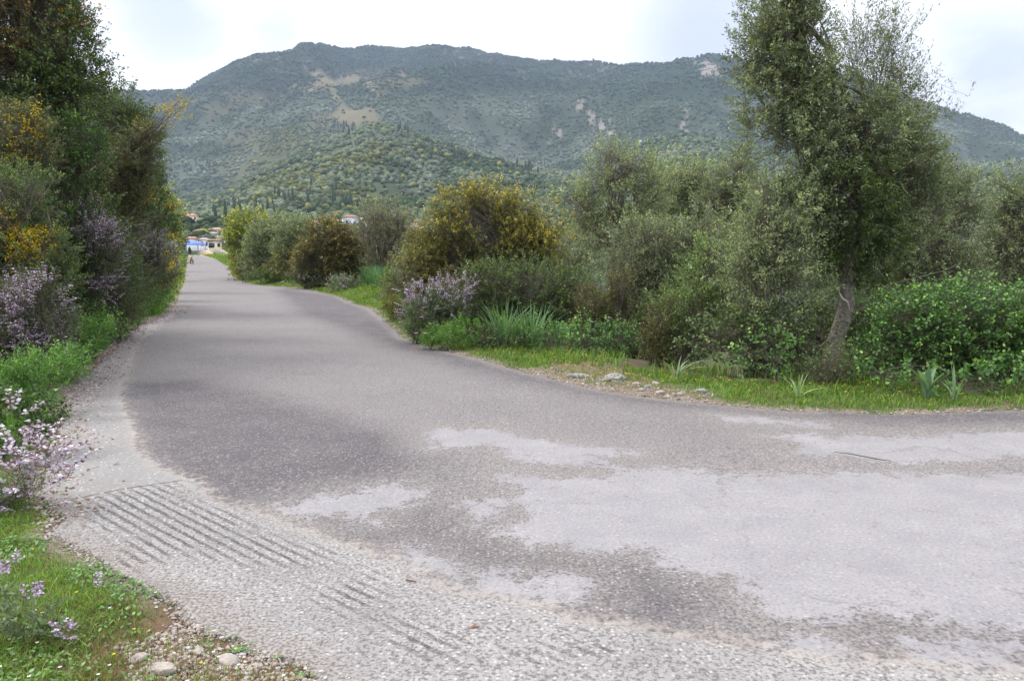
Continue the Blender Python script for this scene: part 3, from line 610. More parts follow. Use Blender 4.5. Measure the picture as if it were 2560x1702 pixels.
# ------------------------------------------------------------------ foliage
def unit(v): return v/np.maximum(np.linalg.norm(v, axis=-1, keepdims=True), 1e-9)
def leaves(base, d, ln, wd, nrm_hint, col, fold=.0):
    """rhombic leaves: base (n,3), direction d, length ln, width wd"""
    n = len(base); side = unit(np.cross(d, nrm_hint)); up = np.cross(side, d)
    ln = np.broadcast_to(ln, (n,))[:, None]; wd = np.broadcast_to(wd, (n,))[:, None]
    m = base+d*ln*.48; V = np.stack([base, m+side*wd*.5+up*wd*fold, base+d*ln, m-side*wd*.5+up*wd*fold], 1).reshape(-1, 3)
    i = np.arange(n)[:, None]*4; return V, i+np.array([[0, 1, 2, 3]]), np.repeat(col, 4, 0)
def round_leaves(base, d, ln, wd, nrm_hint, col):
    n = len(base); side = unit(np.cross(d, nrm_hint)); ln = np.broadcast_to(ln, (n,))[:, None]; wd = np.broadcast_to(wd, (n,))[:, None]
    V = np.stack([base, base+d*ln*.3+side*wd*.5, base+d*ln*.72+side*wd*.4, base+d*ln, base+d*ln*.72-side*wd*.4, base+d*ln*.3-side*wd*.5], 1).reshape(-1, 3)
    i = np.arange(n)[:, None]*6; return V, i+np.array([[0, 1, 2, 3, 4, 5]]), np.repeat(col, 6, 0)
def prisms(a, b, ra, rb):
    n = len(a); d = unit(b-a); h = np.where(np.abs(d[:, 2:]) < .9, [[0, 0, 1.]], [[1., 0, 0]]); u = unit(np.cross(d, h)); v = np.cross(d, u)
    V = []
    for c_, r_ in ((a, ra), (b, rb)):
        for k in range(3):
            an = k*2.0944; V.append(c_+(math.cos(an)*u+math.sin(an)*v)*np.broadcast_to(r_, (n,))[:, None])
    V = np.stack(V, 1).reshape(-1, 3); i = np.arange(n)[:, None, None]*6
    return V, (i+np.array([[0, 1, 4, 3], [1, 2, 5, 4], [2, 0, 3, 5]])).reshape(-1, 4)
def cat_mesh(parts):
    V, Fs, C = [], {}, []; o = 0
    for v, f, c in parts:
        V.append(v); Fs.setdefault(f.shape[1], []).append(f+o); C.append(c); o += len(v)
    return np.concatenate(V), [np.concatenate(q) for q in Fs.values()], np.concatenate(C)
PAL = dict(
oak=((.036, .062, .016), (.07, .105, .026), (.13, .17, .04), .28),
    rust=((.06, .06, .018), (.14, .095, .025), (.32, .15, .035), .65),
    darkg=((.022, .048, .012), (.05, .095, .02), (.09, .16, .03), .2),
olive=((.09, .115, .06), (.15, .18, .105), (.23, .27, .12), .3),
olived=((.085, .108, .055), (.145, .172, .095), (.215, .25, .115), .3),
olivel=((.12, .15, .075), (.185, .22, .12), (.26, .31, .12), .4),
sparse=((.13, .135, .075), (.18, .19, .11), (.25, .26, .13), .35),
    gold=((.09, .105, .022), (.17, .155, .032), (.34, .27, .05), .8),
    goldl=((.07, .085, .02), (.13, .12, .03), (.26, .20, .04), .35),
    yelg=((.09, .13, .02), (.20, .22, .03), (.38, .36, .04), .5),
    brown=((.055, .065, .018), (.11, .095, .028), (.26, .17, .05), .4),
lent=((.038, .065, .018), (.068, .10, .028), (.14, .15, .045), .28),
red=((.05, .065, .018), (.085, .085, .025), (.17, .085, .035), .4),
bram=((.032, .08, .015), (.07, .155, .03), (.17, .27, .055), .32),
herb=((.045, .11, .02), (.08, .165, .03), (.14, .23, .05), .3),
    fresh=((.08, .13, .04), (.14, .21, .06), (.22, .30, .08), .4),
    sage=((.06, .085, .045), (.10, .14, .07), (.15, .19, .10), .3),
    sagedk=((.035, .055, .025), (.07, .085, .04), (.10, .12, .06), .3),
    broom=((.045, .06, .02), (.085, .09, .035), (.13, .13, .05), .3))
def in_lobes(lobes, dep, n, rg, hollow=.35, lump=.35):
    """sample n points in the lobes; also outward direction and lobe number"""
    C, Rr, pal = [], [], []
    for l in lobes:
        dd = l[4] if len(l) > 4 else 0; D = dep+dd; rx, rz_ = l[2]/F*D, l[3]/F*D
        C.append(Wp(l[0], l[1], D)); Rr.append((rx, (rx+rz_)*.5, rz_)); pal.append(l[5] if len(l) > 5 else None)
    C = np.array(C); Rr = np.array(Rr); wt = Rr[:, 0]*Rr[:, 2]; k = rg.choice(len(C), n, p=wt/wt.sum())
    d = unit(rg.normal(size=(n, 3))); u = rg.random(n); rr = hollow+(1-hollow)*u**.55
    lf = 1+(fbm(d[:, 0]*2.2+k*7.1, d[:, 1]*2.2, d[:, 2]*2.2, seed=11, oct=2)-.5)*2*lump
    P = C[k]+d*Rr[k]*(rr*lf)[:, None]
    return P, unit(d/Rr[k]), k, rr, C, Rr, pal
def shrub(name, label, cat, dep, lobes, pal, leaf=(.04, .016), dens=3.5, spray=.28, lps=26, gap=.42, gscale=None, up=.5, base=None, group=None, twigs=True, limbs=14, seed=None, rnd=False, trunk_r=.05,
          flowers=None, lump=.35, droop=0, barks=None, hollow=.35, tip_h=None, jitter=.9, trunkpts=None, part='foliage', stem='stems', skirt=True, limb_r=None):
    seed = seed if seed is not None else abs(hash_(name+label)) % 100000
    if trunkpts is None and skirt:      # low growth reaching the ground under the lowest foliage
        l = max(lobes, key=lambda q: q[1]+q[3]); Dl = dep+(l[4] if len(l) > 4 else 0); c_ = Wp(l[0], l[1], Dl); bot = c_[2]-l[3]/F*Dl; g0 = gz([c_[0]], [c_[1]])[0]
        if bot-g0 > .12:
            zc = (bot+g0)/2+.05; sx_, sy_ = proj(np.array([c_[0], c_[1], zc])); lobes = list(lobes)+[(float(sx_), float(sy_), l[2]*.85, (bot-g0)/2/Dl*F+12, *(l[4:] if len(l) > 4 else ()))]
    rg = np.random.default_rng(seed)
    A = sum(math.pi*(l[2]/F*dep)*(l[3]/F*dep) for l in lobes); la = leaf[0]*leaf[1]*(.5 if not rnd else .75)
    n = int(dens*A/la); ns = max(30, n//lps)
    P, dn, k, rr, C, Rr, pals = in_lobes(lobes, dep, int(ns*1.6), rg, hollow, lump)
    gs = gscale or dep*.035
    g = vnoise(P[:, 0]/gs, P[:, 1]/gs, P[:, 2]/gs, seed % 97)*.65+vnoise(P[:, 0]/gs*2.3, P[:, 1]/gs*2.3, P[:, 2]/gs*2.3, seed % 89)*.35
    keep = g > gap*rg.uniform(.75, 1.15, len(P)); P, dn, k, rr, g = [q[keep] for q in (P, dn, k, rr, g)]
    gzv = gz(P[:, 0], P[:, 1]); keep = P[:, 2] > gzv+.03; P, dn, k, rr, g, gzv = [q[keep] for q in (P, dn, k, rr, g, gzv)]
    P, dn, k, rr, g = [q[:ns] for q in (P, dn, k, rr, g)]; ns = len(P)
    sdv = unit(dn*1.0+np.array([0, 0, up])+rg.normal(size=P.shape)*.45)
    if droop: sdv = unit(sdv-np.array([0, 0, droop]))
    sl_ = spray*rg.uniform(.5, 1.3, ns)
    # leaves on the sprays
    t = rg.random((ns, lps)); ids = np.repeat(np.arange(ns), lps); tt = t.ravel()
    thick = np.array(leaf[0])*.9
    B = P[ids]+sdv[ids]*(tt*sl_[ids])[:, None]+rg.normal(size=(len(ids), 3))*thick*.45
    d = unit(sdv[ids]*.8+rg.normal(size=B.shape)*jitter); h = unit(rg.normal(size=B.shape)+np.array([0, 0, .8]))
    if rnd: h = unit(rg.normal(size=B.shape)*.5+np.array([0, -.25, .8])); d = unit(d-h*(d*h).sum(1, keepdims=True)*.6)
    c0 = np.zeros((len(B), 3)); pid = k[ids]
    zmin, zmax = P[:, 2].min(), P[:, 2].max()
    sr = rg.random(ns)
    for q in range(len(lobes)):
        pa = PAL[pals[q] or pal]; mk = pid == q
        if not mk.any(): continue
        a, b_, tip, tf = [np.array(z_) if isinstance(z_, tuple) else z_ for z_ in pa]
        s = (sr[ids[mk]]*.6+rg.random(mk.sum())*.4)[:, None]; cc = a*(1-s)+b_*s
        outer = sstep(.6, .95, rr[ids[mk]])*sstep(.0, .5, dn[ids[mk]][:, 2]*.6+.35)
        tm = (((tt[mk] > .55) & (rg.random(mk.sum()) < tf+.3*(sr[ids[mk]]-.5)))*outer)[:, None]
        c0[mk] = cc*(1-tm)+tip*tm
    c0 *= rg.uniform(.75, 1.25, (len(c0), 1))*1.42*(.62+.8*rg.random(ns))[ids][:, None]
    ln = leaf[0]*rg.uniform(.7, 1.3, len(B)); wd = leaf[1]*rg.uniform(.75, 1.25, len(B))
    fn = round_leaves if rnd else leaves
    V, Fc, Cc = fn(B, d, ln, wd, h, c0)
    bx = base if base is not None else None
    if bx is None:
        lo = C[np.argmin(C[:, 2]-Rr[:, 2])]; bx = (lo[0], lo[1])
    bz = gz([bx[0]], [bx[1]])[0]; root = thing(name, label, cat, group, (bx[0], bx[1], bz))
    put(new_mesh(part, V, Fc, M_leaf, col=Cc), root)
    # wood
    parts = []
    bp = np.array([bx[0], bx[1], bz-.08])
    if trunkpts is not None:
        TP = np.array(trunkpts); top = TP[-1]; radii = trunk_r*(1-np.linspace(0, 1, len(TP))**1.6*.86)
    else: TP = None; top = bp
    sel = rg.choice(ns, min(limbs, ns), replace=False); tips = C[k[sel]]+(P[sel]-C[k[sel]])*.75
    nodes = [bp[None]]
    for q, tp in enumerate(tips):
        if TP is not None:
            st = TP[rg.integers(max(1, len(TP)//2), len(TP))]
        else: st = bp+np.array([*(rg.normal(size=2)*.07), 0])
        mid_ = st*.45+tp*.55+np.array([0, 0, .12*np.linalg.norm(tp-st)])+rg.normal(size=3)*.06*np.linalg.norm(tp-st)
        u = np.linspace(0, 1, 7)[:, None]; cv = st*(1-u)**2+2*mid_*u*(1-u)+tp*u*u; cv[1:-1] += rg.normal(size=(5, 3))*.018*np.linalg.norm(tp-st)
        lr = limb_r or min(trunk_r*.4, dep*.0011); v, f = tube(cv, np.linspace(lr, lr*.2, 7), 5); parts.append((v, f, np.zeros((len(v), 3)))); nodes.append(cv[2:])
    nodes = np.concatenate(nodes)
    if twigs:
        m_ = min(ns, 4000); ii = rg.choice(ns, m_, replace=False); nd = nodes[rg.integers(0, len(nodes), (m_, 10))]; dd = np.linalg.norm(nd-P[ii][:, None], axis=2); b0 = nd[np.arange(m_), dd.argmin(1)]; lim = .9*np.maximum(sl_[ii], .1)*3
        vec = P[ii]-b0; ll = np.linalg.norm(vec, axis=1); b0 = P[ii]-vec*np.minimum(1, lim/np.maximum(ll, 1e-6))[:, None]
        tr_ = min(trunk_r*.12, dep*.00035); v, f = prisms(b0, P[ii], tr_, tr_*.6); parts.append((v, f, np.zeros((len(v), 3))))
        v, f = prisms(P[ii], P[ii]+sdv[ii]*sl_[ii][:, None]*.9, tr_*.6, tr_*.3); parts.append((v, f, np.zeros((len(v), 3))))
    if parts:
        v, f, c_ = cat_mesh(parts); put(new_mesh(stem, v, f, M_twig), root)
    if TP is not None:
        v, f = tube(TP, radii, 12); n_ = (fbm(v[:, 0]*9, v[:, 1]*9, v[:, 2]*5, seed=4)-.5)[:, None]*trunk_r*.5; v = v+unit(np.repeat(np.zeros((1, 3)), len(v), 0)+rg.normal(size=(len(v), 3))*.3+.1)*n_
        put(new_mesh('trunk', v, f, barks or M_palebark, smooth=True), root)
    for fl in (flowers or []): put(bloom(dep, rg=rg, **fl), root)
    return root
def hash_(s):
    h = 7
    for ch in s: h = (h*131+ord(ch)) & 0x7fffffff
    return h
def bloom(dep, lobes, kind, n, rg, size=.018, spike=.3, part='blossom', white=.65):
    P, dn, k, rr, C, Rr, _ = in_lobes(lobes, dep, n, rg, .45, .4)
    gs = dep*.03; g = vnoise(P[:, 0]/gs, P[:, 1]/gs, P[:, 2]/gs, 5); kp = g > .36; P, dn = P[kp], dn[kp]
    front = dn[:, 1] < .6; P, dn = P[front], dn[front]; n = len(P)
    if kind == 'gorse':
        m_ = 12; ids = np.repeat(np.arange(n), m_); sd_ = unit(dn+rg.normal(size=dn.shape)*.5+np.array([0, 0, .4]))
        B = P[ids]+sd_[ids]*(rg.random(len(ids))*spike)[:, None]+rg.normal(size=(len(ids), 3))*size*.8
        c = np.array([.6, .37, .025])*(1-.4*rg.random((len(ids), 1)))+np.array([0, .12, 0])*rg.random((len(ids), 1)); s_ = size
        V, f, c = leaves(B-0, unit(rg.normal(size=B.shape)), s_*rg.uniform(.7, 1.3, len(B)), s_*.9, unit(rg.normal(size=B.shape)), c)
        return new_mesh(part, V, f, M_petal, col=c)
    # sage: whorls of hooded flowers along an upright stalk
    sd_ = unit(dn*.9+rg.normal(size=dn.shape)*.5+np.array([0, 0, .9])); wh = 5; pf = 5; st = []; parts = []
    L_ = spike*rg.uniform(.6, 1.2, n); ids = np.repeat(np.arange(n), wh*pf); t = np.tile(np.repeat(np.linspace(.35, 1, wh), pf), n)
    an = rg.random(len(ids))*6.283; rd = unit(np.stack([np.cos(an), np.sin(an), rg.uniform(-.1, .5, len(ids))], 1))
    B = P[ids]+sd_[ids]*(t*L_[ids])[:, None]+rd*size*.25
    wq = np.clip(rg.random((len(ids), 1))*white, 0, 1); c = (np.array([.42, .34, .56])*(1-wq)+np.array([.72, .67, .82])*wq)
    dark = rg.random((len(ids), 1)) < .28; c = np.where(dark, np.array([.22, .12, .17]), c)
    V, f, c = leaves(B, rd, size*rg.uniform(.8, 1.4, len(B)), size*.75, unit(rg.normal(size=B.shape)+np.array([0, 0, 1])), c, fold=.25); parts.append((V, f, c))
    v, f = prisms(P, P+sd_*L_[:, None], dep*.0003, dep*.0002); parts.append((v, f, np.tile([[.13, .12, .07]], (len(v), 1))))
    V, f, c = cat_mesh(parts); return new_mesh(part, V, f, M_petal, col=c)

# ---- beside the far stretch of road (farthest first)
ROW = 'bushes in a row beside the far stretch of road'
shrub('yellow_green_bush', 'rounded yellow green bush, farthest of the row beside the road', 'bush', 39.5, [(622, 568, 50, 42), (604, 608, 36, 44), (612, 645, 26, 36), (648, 590, 38, 46), (650, 630, 40, 45), (640, 665, 32, 30)], 'yelg', leaf=(.085, .05), dens=5.5, spray=.4, lps=22, lump=.25, gap=.34, group=ROW, trunk_r=.09)
shrub('olive_bush', 'grey green olive bush right after the yellow green one', 'bush', 36.5, [(668, 600, 45, 45), (650, 645, 42, 42), (690, 630, 40, 50), (700,570,30,30), (675, 690, 45, 22)], 'olive', leaf=(.085, .03), dens=4.2, lump=.28, spray=.45, lps=20, group=ROW, trunk_r=.09)
shrub('olive_bush', 'second grey green olive bush, touching the brown bush', 'bush', 34.5, [(735, 592, 42, 45), (735, 645, 45, 48), (760, 610, 35, 50), (735, 695, 45, 22)], 'olive', leaf=(.085, .03), dens=4.2, lump=.28, spray=.45, lps=20, group=ROW, trunk_r=.09)
shrub('yellow_tipped_bush', 'low yellow tipped bush at the foot of the olive bushes', 'bush', 33.5, [(722, 655, 28, 32), (700, 680, 28, 22), (610, 680, 25, 24, 4)], 'goldl', leaf=(.09, .04), dens=4, spray=.4, lps=20, group=ROW)
shrub('brown_bush', 'dense round brown green bush in front of the village houses', 'bush', 30, [(825, 600, 62, 48), (800, 650, 52, 50), (875, 650, 50, 48), (845, 625, 60, 45), (770,660,30,40), (800, 695, 45, 25), (870, 700, 50, 24)], 'brown', leaf=(.065, .035), dens=5.5, lump=.28, gap=.36, spray=.35, lps=22, group=ROW, trunk_r=.09)
b0 = G(945, 712)
shrub('feathery_tree', 'sparse feathery tree with fanned bare branches beside the brown bush', 'tree', 29, [(965, 555, 62, 48), (925, 585, 42, 48), (1005, 590, 42, 50), (955, 635, 50, 40)], 'sparse', leaf=(.06, .014), dens=.85, spray=.5, lps=16, gap=.2, limbs=60, trunk_r=.07, limb_r=.022, jitter=.5, base=(Wp(945, 650, 29)[0], 29), up=.9)
for (lob, dp, pl, fl, lab) in [([(790, 704, 42, 15), (750, 700, 36, 12)], 30, 'lent', 1, 'low green weeds with pale flowers at the foot of the brown bush'), ([(858, 716, 36, 17), (895, 722, 30, 15)], 27.5, 'sage', 1, 'low weeds with pale flowers between brown bush and long bladed tufts'), ([(700, 696, 40, 13), (655, 694, 34, 12)], 33.5, 'lent', 0, 'low dark weeds at the foot of the olive bushes'), ([(1010, 790, 26, 30), (985, 770, 28, 28)], 17, 'goldl', 0, 'small yellowish bush right beside the pink sage')]:
    shrub('weed_clump', lab, 'weed clump', dp, lob, pl, leaf=(dp*.0025, dp*.0009), dens=3.2, spray=dp*.01, lps=16, up=1, limbs=8, trunk_r=.02, group='low weeds along the outer verge', flowers=[dict(lobes=lob, kind='sage', n=60, size=.035, spike=.25)] if fl else None)
# ---- bushes along the outer bend
gb0 = Wp(1200, 700, 16)
shrub('golden_bush', 'large bush with golden tipped crown standing above the dark green bush', 'bush', 16, [(1150, 520, 60, 52), (1235, 515, 60, 52), (1300, 540, 60, 50), (1370, 560, 55, 50), (1110, 570, 55, 50), (1200, 580, 100, 60), (1320, 610, 100, 60), (1190,490,35,30), (1060, 640, 55, 50, 0, 'goldl'), (1150, 660, 90, 60, 0, 'goldl'), (1270, 680, 100, 60, 0, 'lent')], 'gold', leaf=(.042, .02), dens=3.3, spray=.24, lps=24, trunk_r=.06, limbs=26, lump=.45)
shrub('low_golden_bush', 'low yellow dotted bush at the road side of the golden one', 'bush', 15.5, [(1030, 690, 55, 50), (1060, 650, 40, 40), (990, 720, 30, 30), (1100, 720, 60, 50)], 'goldl', leaf=(.035, .018), dens=3.3, spray=.2, lps=24)
shrub('dark_green_bush', 'broad dark green bush behind the grass tufts', 'bush', 13.6, [(1230, 720, 90, 70), (1330, 740, 100, 80), (1200, 790, 70, 60), (1290, 800, 90, 60), (1430, 760, 80, 80), (1490, 800, 60, 60)], 'lent', leaf=(.036, .016), dens=3.3, spray=.2, lps=24, limbs=30, trunk_r=.05)
shrub('rust_tipped_shrub', 'upright shrub with rusty red shoot tips, the tallest of its kind', 'shrub', 12.6, [(1552, 730, 26, 52), (1540, 790, 38, 50)], 'red', leaf=(.032, .014), dens=3.6, spray=.2, lps=22, up=1.4, trunk_r=.03)
shrub('rust_tipped_shrub', 'shorter rust tipped shrub leaning on the dark green bush', 'shrub', 12.8, [(1480, 780, 38, 62), (1460, 840, 40, 30)], 'red', leaf=(.032, .014), dens=3.4, spray=.2, lps=22, up=1.4, trunk_r=.03)
shrub('rust_tipped_shrub', 'small rust tipped shrub above the pebbly strip', 'shrub', 10.8, [(1660, 800, 34, 50), (1640, 850, 36, 28)], 'red', leaf=(.028, .013), dens=3.4, spray=.16, lps=22, up=1.2, trunk_r=.025)
shrub('flowering_sage', 'pale pink sage in flower at the road side of the dark green bush', 'sage', 13, [(1070, 790, 55, 42), (1120, 760, 50, 42), (1050, 830, 30, 26)], 'sage', leaf=(.04, .012), dens=3, spray=.2, lps=20, up=1, flowers=[dict(lobes=[(1070, 755, 60, 42), (1130, 735, 50, 38), (1030, 800, 26, 42), (1050, 830, 24, 26)], kind='sage', n=330, size=.022, spike=.2)])
shrub('herb_mound', 'bright green herb mound below the pink sage', 'herb', 12.2, [(1110, 838, 50, 24), (1170, 825, 40, 30), (1075, 850, 26, 18)], 'herb', leaf=(.03, .012), dens=3, spray=.12, lps=18, up=1, limbs=4, twigs=False)
shrub('bramble_bush', 'light green bramble between the grass tuft and the rusty shoots', 'bramble', 11.8, [(1400, 850, 70, 32), (1470, 840, 60, 35), (1540, 850, 50, 32), (1330, 830, 40, 30, 1)], 'bram', leaf=(.034, .026), dens=2.8, spray=.2, lps=12, rnd=True, limbs=12, trunk_r=.02)
shrub('low_bramble', 'dark low bramble under the dark green bush next to the verge', 'bramble', 12.2, [(1210, 845, 45, 25), (1270, 850, 60, 24)], 'lent', leaf=(.03, .022), dens=3, spray=.18, lps=12, rnd=True, limbs=8, trunk_r=.02)
# ---- wild olives behind
T1 = [Wp(1535, 800, 18.5), Wp(1532, 700, 18.5), Wp(1530, 620, 18.5), Wp(1548, 560, 18.6), Wp(1556, 500, 18.6), Wp(1570, 430, 18.7)]
OL = 'wild olive trees on the slope beyond the outer verge'
def drop(pts): p = pts[0].copy(); p[2] = gz([p[0]], [p[1]])[0]-.1; return [p]+pts
shrub('olive_tree', 'thin olive tree with a bent dark stem, rising behind the golden bush', 'olive tree', 18.7, [(1560, 420, 80, 50), (1490, 450, 45, 45), (1630, 460, 55, 50), (1580, 500, 90, 60), (1440, 520, 50, 45), (1510, 590, 80, 60), (1600, 560, 70, 60), (1530,375,36,24)], 'olivel', leaf=(.06, .018), dens=1.35, spray=.34, lps=20, gap=.46, lump=.55, up=.8, jitter=.6, trunk_r=.085, trunkpts=drop(T1), barks=M_bark, limbs=34, limb_r=.03, group=OL, base=(T1[0][0], T1[0][1]))
T2 = [Wp(1720, 700, 21), Wp(1722, 560, 21), Wp(1716, 470, 21)]
shrub('olive_tree', 'pale olive tree between the thin olive and the twin topped tree', 'olive tree', 21, [(1715, 440, 50, 45), (1670, 480, 50, 60), (1770, 470, 55, 60), (1730, 540, 90, 80), (1650, 560, 50, 60)], 'olivel', leaf=(.065, .019), dens=1.6, spray=.36, lps=20, gap=.45, lump=.5, up=.8, trunk_r=.08, trunkpts=drop(T2), barks=M_bark, limbs=30, group=OL, base=(T2[0][0], T2[0][1]))
T3 = [Wp(1830, 700, 20), Wp(1826, 560, 20), Wp(1835, 450, 20)]
shrub('olive_tree', 'olive tree directly behind the flank of the twin topped tree', 'olive tree', 20, [(1840, 440, 45, 50), (1800, 510, 60, 60), (1870, 510, 60, 70), (1830, 590, 80, 60)], 'olive', leaf=(.06, .017), dens=2.2, spray=.34, lps=20, gap=.36, trunk_r=.08, trunkpts=drop(T3), barks=M_bark, limbs=26, group=OL, base=(T3[0][0], T3[0][1]))
shrub('olive_thicket', 'grey olive regrowth behind the brambles of the pebbly verge', 'olive bush', 14.5, [(1620, 620, 90, 70), (1680, 680, 90, 80), (1560, 680, 60, 60), (1620, 750, 90, 60), (1780, 620, 90, 80), (1860, 700, 80, 90)], 'olive', leaf=(.05, .015), lump=.5, dens=2.1, spray=.3, lps=20, gap=.4, limbs=40, trunk_r=.05, group=OL)
shrub('olive_bush', 'fresh light green olive shoots just ahead of the grey regrowth', 'olive bush', 11, [(1780, 660, 60, 50), (1740, 720, 60, 60), (1800, 740, 70, 70), (1700, 780, 50, 50)], 'fresh', leaf=(.042, .013), dens=1.7, spray=.3, lps=20, gap=.4, up=1, limbs=26, trunk_r=.035, group=OL)
# ---- twin topped tree
D = 10.3
TT = [Wp(2078, 885, D-.1), Wp(2086, 858, D), Wp(2102, 815, D), Wp(2116, 770, D), Wp(2118, 730, D), Wp(2114, 690, D), Wp(2118, 640, D), Wp(2128, 560, D+.1), Wp(2110, 450, D+.1), Wp(2060, 330, D+.1), Wp(2010, 180, D+.1), Wp(1985, 30, D+.1)]
tw = shrub('twin_topped_tree', 'tall evergreen tree with two leafy tops and a crooked grey trunk', 'tree', D,
      [(2140, 560, 110, 90, 0, 'lent'), (2110, 480, 110, 100, 0, 'oak'), (2230, 520, 80, 90, .2, 'olived'), (2130, 630, 80, 50, 0, 'lent'), (2200, 620, 80, 70, .2, 'oak'),
       (2120, 370, 120, 100, 0, 'olived'), (2200, 320, 100, 90, .2, 'olived'), (2260, 420, 80, 90, .3, 'olived'), (2010, 380, 90, 90, -.1, 'olive'), (2060, 260, 110, 90, 0, 'olived'), (1975, 450, 80, 70, -.1, 'olive'), (2020, 520, 80, 80, -.2, 'olive'), (2300, 430, 60, 70, .2, 'olive'), (2100, 672, 60, 32, -.15, 'oak'), (2180, 680, 60, 40, .1, 'lent'), (2060, 640, 60, 50, 0, 'lent'), (2310, 530, 70, 70, .2, 'olive'),
       (1950, 50, 85, 90, .1, 'olived'), (1930, 150, 90, 80, .1, 'olived'), (1990, 120, 90, 100, .1, 'olived'), (1960, 250, 90, 80, 0, 'olived'), (1910, 330, 60, 60, 0, 'olived'), (1900, 420, 50, 50), (1990, -40, 90, 60, .1, 'olived'), (1880,180,40,30,0,'olived')],
      'olive', leaf=(.048, .016), dens=3.2, spray=.24, lps=24, gap=.45, gscale=.32, limbs=70, trunk_r=.115, lump=.5, limb_r=.03, trunkpts=drop(TT)[0:1]+TT, base=(TT[0][0], TT[0][1]))
shrub('olive_shoot_crown', 'airy see-through spray of upright olive shoots forming the second top', 'tree', D+.6, [(2150, 110, 60, 90), (2230, 110, 45, 80), (2190, 200, 80, 90), (2255, 220, 45, 70), (2310, 240, 16, 60), (2290, 330, 40, 60), (2345, 300, 40, 14), (2400, 235, 36, 8)], 'olived', leaf=(.048, .0125), dens=.95, spray=.34, lps=14, gap=.25, up=1.6, jitter=.5, limbs=46, trunk_r=.022, hollow=.0,
      base=(TT[0][0]+.25, TT[0][1]+.6), trunkpts=[np.array([TT[0][0]+.25, TT[0][1]+.6, -.5]), Wp(2150, 640, D+.6), Wp(2170, 450, D+.6), Wp(2190, 300, D+.6)])
# flank of paler olive leaves low on the tree
shrub('pale_olive_tree', 'pale olive leaning against the crooked trunk on its inner side', 'olive tree', 9.9, [(1960, 520, 70, 70), (1900, 600, 70, 70), (1960, 640, 80, 80), (1860, 670, 60, 60), (1990, 720, 70, 60), (1900, 740, 70, 60), (1905,480,40,50)], 'olivel', leaf=(.043, .013), dens=2.2, spray=.26, lps=22, gap=.4, limbs=34, trunk_r=.04, group=OL)
cr = thing('trunk_branch', 'bare grey side branch reaching out from the crooked trunk', 'branch', None, tuple(TT[3])); bpy.data.objects.remove(cr)
v, f = tube([Wp(2112, 785, D), Wp(2140, 778, D-.05), Wp(2175, 768, D-.1), Wp(2190, 745, D-.1), Wp(2230, 712, D-.15), Wp(2290, 695, D-.2), Wp(2350, 680, D-.2), Wp(2400, 660, D-.1)], [.04, .032, .026, .018, .013, .010, .008, .005], 8); put(new_mesh('branch', v, f, M_bark, smooth=True), tw)
v, f = tube([Wp(2098, 730, D-.12), Wp(2104, 745, D-.14), Wp(2118, 755, D-.14), Wp(2124, 775, D-.13)], [.006, .014, .016, .006], 6); put(new_mesh('bark_scar', v, f, plain('bare_wood', (.5, .43, .36), .8, .2, 20)), tw)
# ---- to the side of the tree
shrub('grey_olive_tree', 'loose grey green olive tree with fine twigs past the crooked trunk', 'olive tree', 13, [(2330, 500, 60, 80), (2400, 500, 50, 70), (2310, 600, 90, 80), (2400, 600, 80, 80), (2350, 690, 110, 70), (2260, 680, 70, 70), (2290, 430, 50, 60)], 'olived', leaf=(.048, .014), dens=1.9, spray=.3, lps=20, gap=.42, limbs=50, trunk_r=.055, group=OL)
shrub('green_tree', 'greener leafy tree cut by the edge of the photo', 'tree', 14.5, [(2530, 470, 50, 50), (2580, 520, 70, 80), (2520, 580, 60, 70), (2600, 640, 100, 90), (2500, 660, 70, 60), (2680, 520, 80, 100)], 'olive', leaf=(.055, .02), dens=2.6, spray=.3, lps=22, gap=.4, limbs=40, trunk_r=.07)
shrub('bramble_thicket', 'lush bramble thicket filling the bank beyond the crooked trunk', 'bramble', 9.3, [(2260, 800, 90, 60), (2380, 770, 90, 60), (2340, 830, 100, 60), (2480, 840, 110, 60), (2500, 790, 100, 70), (2300, 870, 100, 60), (2430, 870, 110, 60), (2550, 880, 100, 80), (2200, 880, 70, 60), (2620, 800, 90, 90)], 'bram', leaf=(.032, .025), dens=3.8, spray=.28, lps=12, rnd=True, gap=.36, gscale=.22, limbs=40, trunk_r=.025, lump=.45)
shrub('bramble_thicket', 'lower fringe of bramble leaning over the grass near the broad leaved plant', 'bramble', 8.5, [(2180, 945, 70, 40), (2290, 960, 90, 38), (2420, 960, 90, 38), (2530, 955, 80, 45)], 'bram', leaf=(.042, .034), dens=2.5, spray=.22, lps=12, rnd=True, gap=.45, gscale=.18, limbs=22, trunk_r=.015)
shrub('bramble_bush', 'bramble and scrub tangle at the foot of the crooked trunk', 'bramble', 9.7, [(1960, 820, 70, 50), (1890, 850, 60, 50), (1830, 830, 60, 50), (2030, 860, 60, 50), (1990, 900, 60, 40), (1770, 850, 50, 45)], 'lent', leaf=(.036, .027), dens=3.0, spray=.25, lps=14, rnd=True, gap=.42, limbs=50, trunk_r=.03)
shrub('bramble_bush', 'fresh green bramble shoots inside the shaded hollow by the verge', 'bramble', 8.9, [(1930, 870, 40, 60), (1870, 900, 36, 30), (1960, 960, 50, 26), (2060, 930, 50, 36)], 'bram', leaf=(.035, .028), dens=1.1, spray=.22, lps=10, rnd=True, gap=.4, limbs=14, trunk_r=.012)
shrub('dry_shrub', 'twiggy brownish shrub on the verge under the crooked trunk', 'shrub', 8.7, [(2060, 960, 60, 50), (2090, 910, 40, 40)], 'broom', leaf=(.022, .008), dens=1.3, spray=.2, lps=14, limbs=40, trunk_r=.012)
